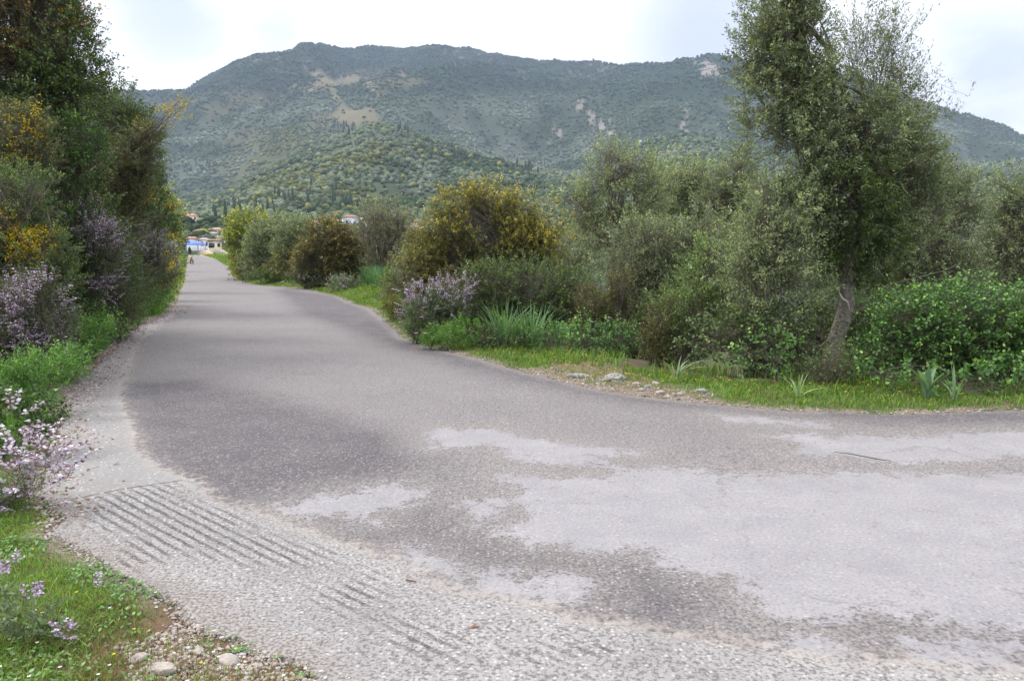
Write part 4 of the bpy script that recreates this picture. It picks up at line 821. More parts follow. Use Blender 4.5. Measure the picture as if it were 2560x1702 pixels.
# background fill on the slope beyond
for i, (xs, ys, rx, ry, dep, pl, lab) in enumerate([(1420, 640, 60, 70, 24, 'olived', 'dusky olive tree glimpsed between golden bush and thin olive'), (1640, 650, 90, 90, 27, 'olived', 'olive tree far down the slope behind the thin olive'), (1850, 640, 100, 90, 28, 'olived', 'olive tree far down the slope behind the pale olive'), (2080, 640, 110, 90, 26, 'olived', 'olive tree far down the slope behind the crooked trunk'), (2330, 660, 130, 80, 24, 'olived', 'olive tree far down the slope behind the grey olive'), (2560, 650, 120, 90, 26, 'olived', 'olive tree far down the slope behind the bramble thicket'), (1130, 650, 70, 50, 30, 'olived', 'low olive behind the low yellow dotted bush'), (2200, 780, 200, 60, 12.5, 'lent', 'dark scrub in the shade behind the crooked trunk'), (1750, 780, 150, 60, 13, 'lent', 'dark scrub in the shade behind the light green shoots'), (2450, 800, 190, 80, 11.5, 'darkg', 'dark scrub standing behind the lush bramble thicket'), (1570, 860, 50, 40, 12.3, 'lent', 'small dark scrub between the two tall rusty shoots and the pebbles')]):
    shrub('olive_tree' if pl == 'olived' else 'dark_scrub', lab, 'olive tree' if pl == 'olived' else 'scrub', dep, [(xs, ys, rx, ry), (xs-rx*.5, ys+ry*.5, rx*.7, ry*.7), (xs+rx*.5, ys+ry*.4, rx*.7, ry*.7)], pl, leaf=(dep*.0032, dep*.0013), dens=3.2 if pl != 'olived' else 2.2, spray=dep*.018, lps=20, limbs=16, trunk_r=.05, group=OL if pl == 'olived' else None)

# ---- hedge along the inner side
shrub('holm_oak', 'towering dark evergreen with rust brown young leaves at the near end of the hedge', 'tree', 11.5, [(20, 60, 130, 110, 0, 'rust'), (120, 60, 90, 80, 0, 'rust'), (-60, 200, 120, 140, 0, 'oak'), (150, 130, 90, 80), (90, 210, 110, 90), (200, 180, 70, 55), (190, 260, 90, 70), (60, 320, 120, 90, 0, 'darkg'), (-40, -60, 160, 100, 0, 'rust'), (90, 0, 90, 50, 0, 'oak'), (165, 30, 40, 40)], 'oak', leaf=(.045, .022), dens=3.3, spray=.26, lps=22, gap=.42, limbs=40, trunk_r=.12, limb_r=.025, base=(Wp(60, 700, 11.5)[0], 11.5), up=.3, lump=.5)
shrub('evergreen_tree', 'dark evergreen behind the first, stepping down towards the road', 'tree', 18.5, [(290, 260, 55, 50), (330, 320, 55, 50), (270, 340, 90, 80), (350, 400, 45, 60), (280, 440, 100, 80), (380, 470, 30, 50), (350, 520, 60, 60, 0, 'darkg'), (390, 540, 36, 50, 0, 'darkg'), (300, 570, 80, 70, 0, 'darkg')], 'oak', leaf=(.055, .028), dens=3.3, spray=.32, lps=22, gap=.42, limbs=36, trunk_r=.1, limb_r=.025, base=(Wp(290, 600, 18.5)[0], 18.5), up=.2)
shrub('hedge_bush', 'dark leafy bush filling the hedge between the lilac sage and the yellow flowers', 'bush', 12.2, [(250, 560, 70, 60), (200, 500, 80, 60), (120, 540, 90, 70), (270, 640, 60, 60, 1), (60, 640, 80, 80, -.8)], 'oak', leaf=(.04, .02), dens=3, spray=.22, lps=20, limbs=20)
shrub('laurel_bush', 'glossy green bush in the middle of the hedge', 'bush', 11, [(190, 350, 60, 60), (220, 410, 60, 50), (150, 420, 70, 60), (100, 380, 60, 50)], 'darkg', leaf=(.045, .024), dens=3, spray=.24, lps=20, limbs=20, trunk_r=.05)
bp_ = Wp(300, 560, 12.2)
br = shrub('broom_bush', 'brown twiggy broom with yellow flowers leaning out over the road', 'broom', 13.5, [(330, 400, 60, 50), (300, 460, 80, 70), (270, 540, 90, 80), (360, 345, 40, 24), (200, 500, 90, 70), (120, 480, 90, 60)], 'broom', leaf=(.03, .013), dens=3.2, spray=.2, lps=24, gap=.42, limbs=60, trunk_r=.03, jitter=1.0,
      flowers=[dict(lobes=[(310, 445, 40, 26), (355, 490, 34, 14), (290, 560, 34, 26)], kind='gorse', n=130, size=.028, spike=.16), dict(lobes=[(410, 295, 50, 18), (455, 272, 20, 18), (370, 310, 30, 14)], kind='gorse', n=110, size=.024, spike=.2)])
parts = []
for q in range(34):
    e = np.array([random.uniform(370, 478), 0]); e[1] = 320-(e[0]-370)*.52+random.uniform(-40, 34); p0 = Wp(300, 400, 13.5); p1 = Wp(e[0], e[1], 13.5+random.uniform(-.3, .3)); mm = p0*.4+p1*.6-np.array([0, 0, random.uniform(-.05, .3)])+np.random.default_rng(q).normal(size=3)*.05
    u = np.linspace(0, 1, 7)[:, None]; v, f = tube(p0*(1-u)**2+2*mm*u*(1-u)+p1*u*u, np.linspace(.009, .002, 7), 4); parts.append((v, f, np.zeros((len(v), 3))))
v, f, c_ = cat_mesh(parts); put(new_mesh('branch', v, f, M_twig), br)
shrub('gorse_bush', 'gorse bush thick with golden yellow flowers low in the hedge', 'gorse', 8.9, [(90, 640, 80, 70), (30, 560, 80, 80), (60, 480, 80, 60), (130, 700, 60, 50), (-40, 640, 60, 120)], 'oak', leaf=(.026, .011), dens=3.2, spray=.18, lps=24, limbs=40, trunk_r=.03,
      flowers=[dict(lobes=[(100, 625, 52, 46), (130, 670, 30, 26), (60, 600, 40, 30)], kind='gorse', n=330, size=.022, spike=.12), dict(lobes=[(20, 560, 40, 60), (40, 700, 50, 40)], kind='gorse', n=60, size=.022, spike=.1)])
shrub('gorse_bush', 'scraggy gorse with scattered yellow flowers high in the hedge', 'gorse', 10, [(50, 330, 70, 60), (80, 400, 70, 50), (10, 430, 60, 60)], 'broom', leaf=(.028, .012), dens=3.2, spray=.18, lps=22, limbs=40, trunk_r=.03,
      flowers=[dict(lobes=[(75, 310, 36, 42), (40, 380, 50, 50), (100, 340, 24, 20)], kind='gorse', n=110, size=.024, spike=.14)])
shrub('green_bush', 'fresh green bush at the near edge of the hedge', 'bush', 9.6, [(30, 470, 60, 40), (60, 500, 40, 30)], 'herb', leaf=(.035, .018), dens=2.6, spray=.18, lps=20)
SG = 'flowering sage bushes along the foot of the hedge'
def sagebush(label, dep, lobes, fl, n, **kw):
    shrub('flowering_sage', label, 'sage', dep, lobes, kw.pop('pal', 'sagedk'), leaf=(dep*.0032, dep*.001), dens=kw.pop('dens', 2.6), spray=.22, lps=20, up=1.1, limbs=40, trunk_r=.02, group=SG, flowers=[dict(lobes=fl, kind='sage', n=int(n*2.3) if dep > 6 else n, size=kw.pop('size', .019), spike=.2, white=kw.pop('white', .65))], **kw)
sagebush('tall lilac sage in the thick of the hedge beside the gorse', 11.2, [(180, 590, 90, 70), (240, 640, 70, 70), (140, 560, 60, 50), (190, 680, 90, 70)], [(180, 570, 90, 60), (240, 640, 60, 70), (130, 540, 50, 40), (210, 600, 80, 60), (260, 690, 40, 60)], 520)
sagebush('lilac sage close to the road below the dark evergreen', 18, [(340, 640, 60, 60), (300, 680, 60, 60), (380, 650, 36, 50)], [(340, 620, 60, 50), (310, 680, 50, 50), (380, 640, 30, 45)], 330)
sagebush('lilac sage drooping over the green herbs', 8.4, [(80, 770, 70, 70), (130, 820, 50, 50), (30, 830, 60, 70)], [(95, 760, 50, 60), (110, 830, 45, 60), (60, 860, 60, 40), (20, 780, 30, 50)], 330, size=.018)
sagebush('small lilac sage farther up the road, last of the hedge', 23, [(410, 650, 26, 36), (422, 678, 20, 24), (400, 680, 30, 26)], [(410, 642, 26, 32), (425, 672, 20, 22), (395, 680, 26, 22)], 150, size=.03)
shrub('light_green_bush', 'light green bush closing the hedge at the far end', 'bush', 27, [(426, 540, 20, 46), (410, 600, 26, 44), (436, 580, 12, 26), (400, 510, 24, 40)], 'yelg', leaf=(.07, .03), dens=3.5, spray=.36, lps=20, flowers=[dict(lobes=[(430, 605, 14, 26), (428, 520, 10, 14)], kind='gorse', n=60, size=.06, spike=.2)])
shrub('gorse_bush', 'small gorse with yellow flowers low beside the far road edge', 'gorse', 21, [(420, 690, 22, 22), (400, 660, 26, 26), (380, 700, 26, 20)], 'broom', leaf=(.05, .02), dens=3, spray=.26, lps=20, flowers=[dict(lobes=[(405, 665, 18, 14), (395, 715, 16, 10), (425, 640, 12, 18)], kind='gorse', n=60, size=.045, spike=.14)])
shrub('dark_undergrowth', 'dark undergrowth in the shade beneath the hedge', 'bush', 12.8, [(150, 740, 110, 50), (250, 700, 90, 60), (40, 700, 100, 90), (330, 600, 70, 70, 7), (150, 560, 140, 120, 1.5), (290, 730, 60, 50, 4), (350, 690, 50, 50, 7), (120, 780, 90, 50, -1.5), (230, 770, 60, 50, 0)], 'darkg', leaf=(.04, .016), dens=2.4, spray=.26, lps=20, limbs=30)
for i, (x, y_, rx, ry, dp, lab) in enumerate([(455, 602, 3, 22, 75, 'dark bush at the far corner of the road'), (440, 612, 8, 28, 50, 'dark bush halfway up the hedge beside the far road'), (428, 640, 14, 28, 36, 'dark green bush filling the hedge past the small gorse')]):
    shrub('hedge_bush', lab, 'bush', dp, [(x-8, y_, rx+8, ry), (x-30, y_-8, 26, ry)], 'lent', leaf=(dp*.0026, dp*.0012), dens=3.2, spray=dp*.012, lps=18)
shrub('herb_mound', 'dusty green herbs under the lilac sage close to the road', 'herb', 15.2, [(300, 785, 45, 30), (332, 778, 26, 24, 1.2), (270, 800, 40, 26, -1), (310, 800, 30, 20, 0)], 'herb', leaf=(.035, .013), dens=3.6, spray=.18, lps=18, up=1, limbs=4, twigs=False)
# herbs on the inner verge
shrub('herb_mound', 'bright green leafy herbs spilling from the hedge onto the paving', 'herb', 9.3, [(215, 845, 75, 36), (250, 815, 45, 30, .6), (150, 865, 60, 40)], 'herb', leaf=(.035, .013), dens=3.2, spray=.16, lps=18, up=1, limbs=4, twigs=False)
shrub('herb_mound', 'green herbs beside the pale smooth concrete', 'herb', 7.3, [(110, 930, 70, 50), (160, 910, 50, 36, .4), (60, 960, 60, 60), (190, 920, 30, 26)], 'herb', leaf=(.032, .011), dens=3.2, spray=.15, lps=18, up=1, limbs=4, twigs=False)
shrub('herb_mound', 'small patch of green herbs where the hedge meets the darker road', 'herb', 18.5, [(355, 760, 45, 22), (395, 745, 30, 20, 1)], 'herb', leaf=(.045, .016), dens=3.2, spray=.16, lps=18, up=1, limbs=4, twigs=False)
shrub('herb_mound', 'deep green leafy clump behind the white flowering sage', 'herb', 5.9, [(70, 1040, 70, 55), (110, 1060, 40, 36), (0, 1060, 70, 70)], 'darkg', leaf=(.035, .022), dens=3.2, spray=.14, lps=16, up=.7, limbs=6, twigs=False)
sagebush('white flowering sage arching over the pale concrete', 4.7, [(10, 1210, 60, 80), (60, 1230, 40, 40), (-60, 1230, 70, 90)], [(70, 1150, 60, 44), (115, 1130, 34, 44), (20, 1200, 50, 60), (15, 1060, 26, 30), (140, 1200, 26, 30), (20, 1290, 26, 40)], 95, pal='sage', dens=.9, size=.026, white=1.5)
sp_ = bpy.data.objects.get('flowering_sage.005') 
shrub('grey_sage', 'grey leaved sage with a few pale flowers in the near grass', 'sage', 2.95, [(40, 1640, 110, 80), (150, 1660, 70, 50), (20, 1560, 70, 50), (110, 1590, 50, 40)], 'sage', leaf=(.04, .012), dens=1.5, spray=.1, lps=12, up=1, limbs=22, trunk_r=.008, flowers=[dict(lobes=[(180, 1590, 40, 26), (245, 1505, 16, 26), (90, 1500, 30, 30), (40, 1440, 20, 26)], kind='sage', n=22, size=.015, spike=.07)])

# ------------------------------------------------------------------ grass
def blades(P, h, w_, col, rg, lean=.45, seg=2):
    n = len(P); a = rg.random(n)*6.283; o = np.stack([np.cos(a), np.sin(a), a*0], 1); s = np.stack([-np.sin(a), np.cos(a), a*0], 1)
    ln = (lean*rg.random(n)*h)[:, None]; h = np.broadcast_to(h, (n,))[:, None]; w_ = np.broadcast_to(w_, (n,))[:, None]; Z = np.array([[0, 0, 1.]])
    m1 = P+o*ln*.25+Z*h*.5; tp = P+o*ln+Z*h*(1-.2*lean)
    V = np.stack([P-s*w_*.5, P+s*w_*.5, m1+s*w_*.42, tp, m1-s*w_*.42], 1).reshape(-1, 3); i = np.arange(n)[:, None]*5
    return V, [i+np.array([[0, 1, 2, 4]]), i+np.array([[4, 2, 3]])], np.repeat(col, 5, 0)
def strip_points(line, n, w0, w1, rg, power=1.0):
    line = np.array(line); sg = np.linalg.norm(line[1:]-line[:-1], axis=1); md = np.linalg.norm((line[1:]+line[:-1])/2, axis=1)
    p = sg/md**power; i = rg.choice(len(sg), n, p=p/p.sum()); t = rg.random(n)[:, None]; q = line[i]*(1-t)+line[i+1]*t
    e = line[i+1]-line[i]; nm = np.stack([-e[:, 1], e[:, 0]], 1)/np.linalg.norm(e, axis=1, keepdims=True); return q+nm*rg.uniform(w0, w1, (n, 1)), i
rg = np.random.default_rng(21)
GREENS = np.array([[.075, .16, .025], [.11, .21, .03], [.155, .235, .035], [.06, .13, .025], [.19, .19, .06]])
def turf(name, label, P, h, w_, rg, pal=GREENS, lean=.5, dry=None):
    sdv = sdist(P, ROAD); P = P[sdv > .0]; sdv = sdv[sdv > 0]
    zz = gz(P[:, 0], P[:, 1]); n = len(P); dist = np.linalg.norm(P, axis=1)
    hh = h*rg.uniform(.5, 1.4, n)*(.35+.65*sstep(0, .3, sdv)); c = pal[rg.integers(0, len(pal), n)]*rg.uniform(.85, 1.5, (n, 1))*(.8+.45*fbm(P[:, 0]*1.3, P[:, 1]*1.3, seed=14)[:, None])
    if dry is not None:
        q = (rg.random(n) < dry(P))[:, None]; c = np.where(q, np.array([.26, .2, .09])*rg.uniform(.5, 1.1, (n, 1)), c)
    V, f, c = blades(np.concatenate([P, zz[:, None]-.005], 1), hh, w_*np.maximum(1, dist/8), c, rg, lean)
    o = new_mesh(name, V, f, M_grass, col=c); tag(o, label, kind='stuff'); return o
# outer verge
rl = RE[::-1]
rr_ = np.array([RE[0]+np.array([9, 0])]+RE[:1]+RE[1:])
P, _ = strip_points(RE, 60000, 0, 1, rg, 1.0)
line = np.array([np.array([8, 7.3])]+list(RE)); 
def outward(line, n, w, power, rg):
    P, i = strip_points(line, n, -w, w, rg, power); s = sdist(P, ROAD); return P[(s > 0) & (s < w)]
P = outward(line, 230000, 1.5, 1.0, rg)
dr_ = sdist(P, STONY); pat = fbm(P[:, 0]*2.2, P[:, 1]*2.2, seed=23); rimr = sdist(P, ROAD)
keep = (rg.random(len(P)) < sstep(-.12, .2, dr_+(pat-.5)*.6)*.85+.15) & (rg.random(len(P)) < sstep(.0, .22, rimr+(pat-.5)*.35)) & (rg.random(len(P)) < 1-.6*sstep(1.0, 1.5, rimr))
turf('grass', 'bright green grass of the outer verge', P[keep], .06, .007, rg, lean=1.1)
P = outward(line, 50000, 2.4, .9, rg); s = sdist(P, ROAD); P = P[(s > .8) & (rg.random(len(P)) < sstep(.35, .6, fbm(P[:, 0]*.9, P[:, 1]*.9, seed=29)))]
turf('grass', 'tall grass at the foot of the outer bushes', P, .17, .007, rg, lean=1.0)
# inner verge
line2 = np.array(LE[3:19]); P = outward(line2, 60000, 1.3, .8, rg); s = sdist(P, ROAD); P = P[(s > .1) & (rg.random(len(P)) < sstep(.3, .6, fbm(P[:, 0]*1.6, P[:, 1]*1.6, seed=33))*1.2) & (P[:, 1] > 4.6)]
turf('grass', 'soft green grass along the foot of the hedge', P, .13, .006, rg, pal=np.array([[.06, .15, .025], [.09, .2, .03], [.13, .25, .04]]))
farl = np.array(LE[:4]+[]); P = outward(farl, 12000, 2.0, .4, rg); turf('grass', 'grass edging the far road under the hedge', P, .2, .012, rg)
# near corner
near = np.array([G(x, y) for x, y in [(-500, 1260), (60, 1230), (150, 1300), (240, 1390), (380, 1470), (500, 1560), (600, 1600), (760, 1660), (900, 1760), (700, 2300), (-600, 2300), (-700, 1500)]])
lo, hi = near.min(0), near.max(0)
def fill(n): P = rg.random((n, 2))*(hi-lo)+lo; P = P[(sdist(P, near) < .05)]; return P[(sdist(P, ROAD) > -.01)]
dryf = lambda P: .16+.55*sstep(.6, -.2, sdist(P, GRAV))
P = fill(260000); gsd = sdist(P, GRAV); pt = fbm(P[:, 0]*5, P[:, 1]*5, seed=35); rimr = sdist(P, ROAD)
keep = (rg.random(len(P)) < .38+.62*sstep(-.25, .25, gsd+(pt-.5)*.5)) & (rg.random(len(P)) < .15+sstep(.0, .18, rimr+(pt-.5)*.25)) & (rg.random(len(P)) < .55+.9*sstep(.35, .6, pt))
P = P[keep]; print('near blades', len(P))
turf('grass', 'short mixed grass and clover in the near corner', P, .042, .0035, rg, pal=np.array([[.10, .20, .03], [.15, .26, .035], [.20, .28, .045], [.07, .14, .03]]), lean=1.1, dry=dryf)
# small ground leaves
P = fill(60000); gsd = sdist(P, GRAV); P = P[(rg.random(len(P)) < sstep(-.2, .5, gsd)*sstep(.4, .6, fbm(P[:, 0]*3, P[:, 1]*3, seed=37))*.9)]; n = len(P)
zz = gz(P[:, 0], P[:, 1]); B = np.concatenate([P, (zz+rg.uniform(.005, .035, n))[:, None]], 1); a = rg.random(n)*6.283; d = unit(np.stack([np.cos(a), np.sin(a), rg.uniform(0, .7, n)], 1))
V, f, c = round_leaves(B, d, rg.uniform(.01, .028, n), rg.uniform(.007, .015, n), unit(rg.normal(size=(n, 3))*.3+np.array([0, 0, 1])), np.array([[.09, .19, .035]])*rg.uniform(.6, 1.5, (n, 1)))
tag(new_mesh('clover', V, f, M_leaf, col=c), 'small clover and weed leaves among the near grass', kind='stuff')
# daisies
P = fill(2600); gsd = sdist(P, GRAV); P = P[(gsd < .75) & (P[:, 1] < 4.6) & (P[:, 0] > -2.6)][:62]; parts = []
def flower(P3, r, cp, cc, parts, rg):
    n = len(P3); m_ = 9; ids = np.repeat(np.arange(n), m_); a = np.tile(np.arange(m_)/m_*6.283, n)+np.repeat(rg.random(n), m_); d = unit(np.stack([np.cos(a), np.sin(a), np.full(len(a), .15)], 1))
    V, f, c = leaves(P3[ids], d, r, r*.55, np.tile([[0, 0, 1.]], (len(ids), 1)), np.tile([cp], (len(ids), 1))); parts.append((V, f, c))
    a = np.tile(np.arange(4)*1.57, n); ids = np.repeat(np.arange(n), 4); d = np.stack([np.cos(a), np.sin(a), a*0], 1); V, f, c = leaves(P3[ids]+np.array([0, 0, .002])-d*r*.3, d, r*.6, r*.4, np.tile([[0, 0, 1.]], (len(ids), 1)), np.tile([cc], (len(ids), 1))); parts.append((V, f, c))
    b = P3.copy(); b[:, 2] -= .05; v, f = prisms(b, P3, .0012, .001); parts.append((v, f, np.tile([[.12, .2, .05]], (len(v), 1))))
P3 = np.concatenate([P, (gz(P[:, 0], P[:, 1])+.035)[:, None]], 1); flower(P3, .0075, (.75, .73, .74), (.8, .55, .05), parts, rg)
P = fill(900)[:60]; P3 = np.concatenate([P, (gz(P[:, 0], P[:, 1])+.035)[:, None]], 1); flower(P3, .007, (.85, .6, .03), (.7, .4, .02), parts, rg)
P, _ = strip_points(np.array(RE[:9]), 3000, -1.3, 1.3, rg); s = sdist(P, ROAD); P = P[(s > .4)&(s<1.3)][:150]; P3 = np.concatenate([P, (gz(P[:, 0], P[:, 1])+.08)[:, None]], 1); flower(P3, .013, (.85, .7, .03), (.7, .5, .02), parts, rg)
P = np.array([G(x, 868) + rg.normal(size=2)*.12 for x in np.linspace(1300, 1400, 16)]); P3 = np.concatenate([P, (gz(P[:, 0], P[:, 1])+.1)[:, None]], 1); flower(P3, .02, (.8, .8, .8), (.7, .6, .1), parts, rg)
v, f, c = cat_mesh(parts); tag(new_mesh('wildflowers', v, f, M_petal, col=c), 'tiny white daisies and yellow flowers scattered in the grass', kind='stuff')
# pink blooms near the sage
for (x, y, lab) in [((1054), 793, 'single magenta flower in front of the pink sage'), (1040, 833, 'pale magenta flower low beside the road below the sage'), (1063, 833, 'second pale magenta flower just past the first one below the sage')]:
    p = Wp(x, y, 12.0); parts = []; flower(p[None], .04, (.75, .2, .65), (.8, .6, .3), parts, rg); v, f, c = cat_mesh(parts)
    rt = thing('magenta_flower', lab, 'flower', 'magenta flowers by the pink sage', tuple(p)); 
    put(new_mesh('petals', v, f, M_petal, col=c), rt)
# blade tufts (asphodel and coarse grass)
def tuft(name, label, base, n, h, w_, spread, col, lean=.8, group=None, seed=1, stalk=None):
    rg = np.random.default_rng(seed); x, y = base; z0 = gz([x], [y])[0]; rt = thing(name, label, 'grass tuft' if 'tuft' in name else 'plant', group, (x, y, z0)); parts = []
    for q in range(n):
        a = rg.random()*6.283; o = np.array([math.cos(a), math.sin(a), 0]); hh = h*rg.uniform(.6, 1.15); ll = lean*rg.uniform(.1, 1)*h; b = np.array([x, y, z0-.01])+o*spread*rg.random()
        u = np.linspace(0, 1, 6)[:, None]; cl = b+o*ll*u**2+np.array([0, 0, 1])*hh*(u-.35*u**3*(ll/h)); s = np.array([-math.sin(a), math.cos(a), 0]); ww = w_*rg.uniform(.7, 1.2)*np.array([.7, 1, 1, .8, .5, .05])[:, None]
        V = np.concatenate([cl-s*ww/2, cl+s*ww/2+np.array([0, 0, 1])*ww*.15]); i = np.arange(5)[:, None]; f = np.concatenate([i, i+6, i+7, i+1], 1); c = np.tile(np.array([col])*rg.uniform(.7, 1.25), (12, 1)); parts.append((V, f, c))
    v, f, c = cat_mesh(parts); put(new_mesh('leaves', v, f, M_grass, col=c), rt)
    return rt
TG = 'coarse grass tufts on the outer verge'
for q, (x, y, lab, hh) in enumerate([(1260, 880, 'coarse blue green grass tuft, first of the pair below the dark green bush', .75), (1330, 882, 'wide coarse grass tuft with arching blades below the dark green bush', .7), (1395, 875, 'smaller grass tuft right after the arching one', .45)]): tuft('grass_tuft', lab, G(x, y)+np.array([0, .5]), 90, hh, .02, .28, (.13, .24, .11), .8, TG, 40+q)
for q, (x, y, lab) in enumerate([(905, 742, 'farthest long bladed tuft where the verge narrows'), (935, 755, 'middle long bladed tuft of the three beside the bend'), (965, 775, 'nearest long bladed tuft of the three beside the bend'), (880, 735, 'long bladed tuft close to the brown bush')]): tuft('grass_tuft', lab, G(x, y)+np.array([.6, .8]), 130, .85, .03, .5, (.10, .20, .09), .7, TG, 50+q)
tuft('asphodel_plant', 'pale strap leaved plant standing alone on the grass above the pebbles', G(1690, 955), 11, .38, .028, .03, (.26, .34, .2), 1.1, None, 60)
tuft('asphodel_plant', 'thin strap leaved plant at the verge under the scrub hollow', G(1995, 1003), 9, .3, .022, .03, (.22, .32, .15), 1.1, None, 61)
tuft('broad_leaved_plant', 'plant with broad grey green tongue leaves in front of the brambles', G(2315, 1005), 7, .42, .07, .05, (.15, .24, .14), .7, None, 62)
tuft('strap_leaved_plant', 'upright strap leaved plant right beside the broad leaved one', G(2385, 1008), 8, .4, .025, .03, (.2, .3, .17), .6, None, 63)
for q, (x, y, lab, s_) in enumerate([(513, 1615, 'grey green rosette weed nearest the stones in the gravel', 1), (590, 1630, 'larger grey green rosette weed on the gravel near the concrete', 1.3), (200, 1262, 'little weed at the corner of the grooved concrete', 1.0)]):
    p = G(x, y); tuft('rosette_weed', lab, p, 26, .03*s_, .012*s_, .008, (.14, .24, .11), 2.2, 'rosette weeds in the near corner', 70+q)
# ------------------------------------------------------------------ stones and litter
M_lime = plain('limestone', (.23, .22, .205), .9, .6, 30, .03); M_stone = plain('pale_stone', (.3, .265, .235), .9, .45, 30, .015)
v3, f3 = ico(4)
def rock(name, label, p, sx, sy, sz, seed, mat, group=None, rotz=0, ridge=.75):
    if group == RG: sx, sy, sz = sx*.6, sy*.6, sz*.52
    V = v3.copy(); d = (fbm(V[:, 0]*1.3+seed, V[:, 1]*1.3, V[:, 2]*1.3, seed=seed, oct=5)-.5)*ridge*1.5; rd = np.abs(fbm(V[:, 0]*2.5+seed, V[:, 1]*2.5, V[:, 2]*5, seed=seed+9, oct=4)-.5)*ridge
    V = V*(1+d-rd)[:, None]; V = np.sign(V)*np.abs(V)**.85; V *= np.array([sx, sy, sz])
    o = new_mesh(name, V, f3, mat); o.location = (p[0], p[1], gz([p[0]], [p[1]])[0]+sz*.25); o.rotation_euler = (0, 0, rotz); tag(o, label, 'rock', group); return o
RG = 'rocks on the pebbly strip of the outer verge'
rock('rock', 'largest grey pitted rock on the pebbly verge', G(1537, 955), .24, .14, .12, 3, M_lime, RG)
rock('rock', 'flat grey rock just before the largest one', G(1447, 944), .24, .11, .06, 5, M_lime, RG, .2)
rock('rock', 'small pale rock where the grass takes over the verge', G(1752, 987), .12, .08, .08, 6, M_lime, RG, .5)
rock('rock', 'low pale rock at the foot of the bramble behind the verge', G(1460, 893), .1, .07, .06, 8, M_lime, RG, .3)
for q, (x, y, s_, lab) in enumerate([(1590, 963, .08, 'broken grey rock next to the largest one'), (1620, 972, .1, 'jagged dark grey rock in the middle of the rubble'), (1640, 962, .09, 'upright grey chip at the back of the rubble'), (1605, 980, .09, 'pinkish flat rock at the front of the rubble'), (1650, 985, .1, 'whitish rock touching the asphalt edge'), (1495, 962, .07, 'small tan rock between the flat and the largest rock'), (1700, 990, .07, 'thin slab lying along the asphalt edge')]):
    rock('rock', lab, G(x, y), s_, s_*.7, s_*.5, 20+q, M_lime if q % 2 else M_stone, RG, q)
for q, (x, y, s_, lab) in enumerate([(405, 1685, .055, 'largest smooth pale stone at the lower edge of the grass'), (345, 1655, .042, 'slanting pale stone among the daisies'), (572, 1655, .05, 'rounded grey stone between the two rosette weeds'), (636, 1672, .035, 'oblong white stone towards the concrete'), (497, 1632, .03, 'small white stone by the first rosette weed'), (395, 1672, .025, 'small pink stone touching the largest pale one')]):
    rock('stone', lab, G(x, y), s_, s_*.65, s_*.4, 40+q, M_stone, 'smooth stones in the near corner', q*1.3, .42)
# gravel
def gravel(name, label, P, s0, s1, rg, cols):
    n = len(P); z0 = gz(P[:, 0], P[:, 1]); s = s0+(s1-s0)*rg.random(n)**2; v, f = ico(1); J = 1+(rg.random((n, len(v)))-.5)*.5; V = v[None]*J[..., None]*np.stack([s*rg.uniform(.8, 1.4, n), s*rg.uniform(.6, 1.1, n), s*rg.uniform(.4, .8, n)], 1)[:, None]
    a = rg.random(n)*6.28; ca, sa = np.cos(a)[:, None], np.sin(a)[:, None]; x = V[..., 0]*ca-V[..., 1]*sa+P[:, :1]; y = V[..., 0]*sa+V[..., 1]*ca+P[:, 1:]; z = V[..., 2]+(np.maximum(z0, -.0)+s*.2)[:, None]
    c = np.repeat(cols[rg.integers(0, len(cols), n)]*rg.uniform(.75, 1.15, (n, 1)), len(v), 0); o = new_mesh(name, np.stack([x, y, z], -1).reshape(-1, 3), (f[None]+np.arange(n)[:, None, None]*len(v)).reshape(-1, 3), M_far, col=c, smooth=True); tag(o, label, kind='stuff')
STC = np.array([[.5, .46, .42], [.42, .33, .27], [.6, .57, .54], [.3, .25, .21], [.48, .38, .32]])
P = fill(120000); g1 = sdist(P, GRAV)+(fbm(P[:, 0]*6, P[:, 1]*6, seed=44)-.5)*.35; P = P[(g1 < .0) | ((sdist(P, ROAD) < .07) & (rg.random(len(P)) < .4)) | (rg.random(len(P)) < .02)]; print('gravel', len(P)); P = P[:24000]
gravel('gravel', 'loose stones and gravel in the near corner', P, .0035, .012, rg, STC*.68)
P = outward(line, 30000, .5, 1.1, rg); st = sdist(P, STONY); P = P[((st < .05) & (rg.random(len(P)) < .9)) | ((sdist(P, ROAD) < .12) & (rg.random(len(P)) < .5))]
gravel('gravel', 'pale pebbles along the outer asphalt edge', P[:9000], .004, .018, rg, STC*.65)
P, _ = strip_points(np.array(LE[3:16]), 12000, -.5, .5, rg, .6); s = np.abs(sdist(P, ROAD)+.1); P = P[rg.random(len(P)) < sstep(.5, 0, s)]
gravel('gravel', 'crumbled grit and fallen petals along the inner paving edge', P[:5000], .004, .016, rg, np.array([[.42, .36, .33], [.25, .17, .13], [.5, .42, .48], [.18, .12, .09]]))
P = np.stack([rg.uniform(-3.4, 2.5, 5200), rg.uniform(2.6, 5.2, 5200)], 1); P = P[sdist(P, CONC) < 0]; P = P[(sdist(P, ROAD) < -.05)]; z_ = P[:, 0]*0
n = len(P); keep = rg.random(n) < .25; gravel('grit', 'tiny loose chips lying on the rough concrete', P[keep], .0015, .005, rg, STC)
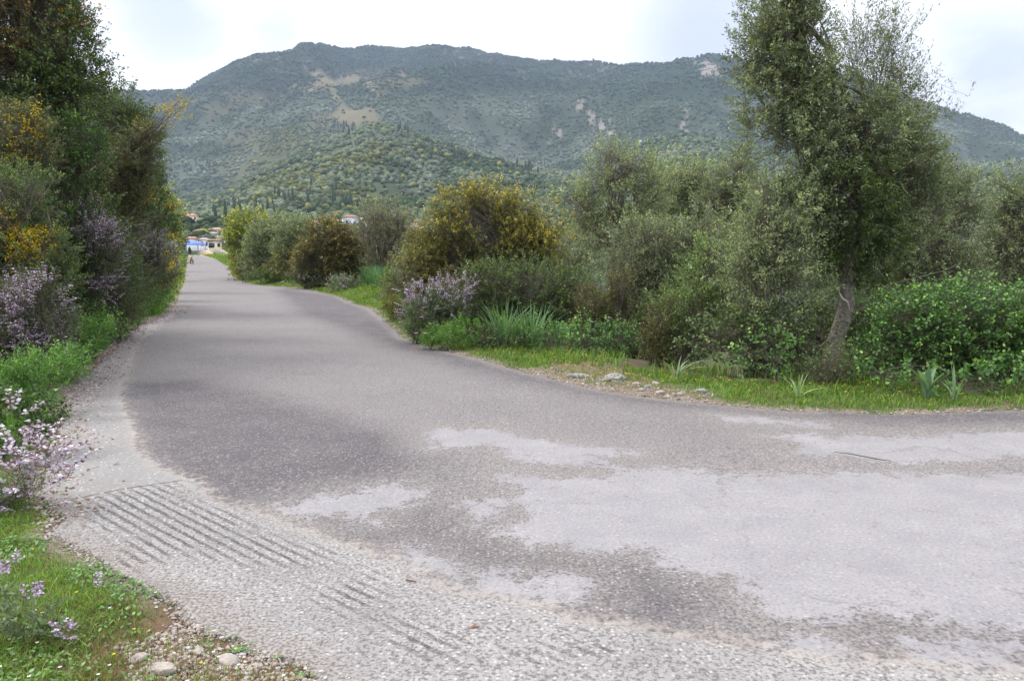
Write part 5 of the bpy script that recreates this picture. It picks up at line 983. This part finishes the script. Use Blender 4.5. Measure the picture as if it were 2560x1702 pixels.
# dry twig and leaves on the road
v, f = tube([np.array([*G(2085, 1133), .012]), np.array([*G(2130, 1141), .02]), np.array([*G(2190, 1151), .014]), np.array([*G(2228, 1156), .012])], [.003, .005, .006, .003], 5)
o = new_mesh('dry_twig', v, f, M_twig); tag(o, 'long dry twig lying on the pale asphalt', 'twig')
v, f = tube([np.array([*G(1015, 1452), .008]), np.array([*G(1040, 1457), .01])], [.004, .003], 5); tag(new_mesh('short_stick', v, f, plain('reddish_stick', (.2, .1, .06))), 'short reddish stick on the edge of the concrete', 'stick')
for q, (x, y, lab, c_) in enumerate([(282, 1163, 'small dark curled leaf on the smooth concrete', (.05, .035, .03)), (1168, 1500, 'small brown pebble on the concrete edge', (.35, .24, .18)), (1170, 1573, 'orange brown dead leaf on the rough concrete', (.25, .12, .06))]):
    p = G(x, y); rg2 = np.random.default_rng(q); V, f, c = round_leaves(np.array([[*p, .006]]), np.array([[.9, .3, .15]]), .05, .022, np.array([[.1, .2, 1.]]), np.array([c_])); V[2:5, 2] += .008
    if q == 1: rock('pebble', lab, p, .018, .014, .016, 77, plain('brown_pebble', c_), None, 0, .2)
    else: tag(new_mesh('dead_leaf', V, f, M_leaf, col=c), lab, 'leaf', None)
# fallen pink petals on the inner paving
P = np.array([G(x, y) for x, y in zip(rg.normal(200, 30, 240), rg.normal(990, 26, 240))]); P = P[sdist(P, ROAD) < -.01]; n = len(P); a = rg.random(n)*6.28
V, f, c = leaves(np.concatenate([P, np.full((n, 1), .006)], 1), np.stack([np.cos(a), np.sin(a), a*0+.1], 1), .022, .014, np.tile([[0, 0, 1.]], (n, 1)), np.tile([[.6, .48, .6]], (n, 1))*rg.uniform(.5, 1.1, (n, 1)))
tag(new_mesh('fallen_petals', V, f, M_petal, col=c), 'fallen lilac petals on the inner paving', kind='stuff')

# ------------------------------------------------------------------ air
v, f = boxv(-4700, 4700, -4700, 4700, -14, 1300); f = f[:, ::-1] if False else f
m = bpy.data.materials.new('haze_air'); m.use_nodes = True; t = m.node_tree; t.nodes.clear(); out = nn(t, 'ShaderNodeOutputMaterial'); pv = nn(t, 'ShaderNodeVolumePrincipled'); pv.inputs['Color'].default_value = (.6, .72, 1, 1); pv.inputs['Density'].default_value = .000115
t.links.new(pv.outputs[0], out.inputs['Volume']); hz = new_mesh('haze', v, f, m); tag(hz, 'pale blue haze over the valley', kind='stuff')
print('TRIS', sum(len(o.data.polygons) for o in S.objects if o.type == 'MESH'))
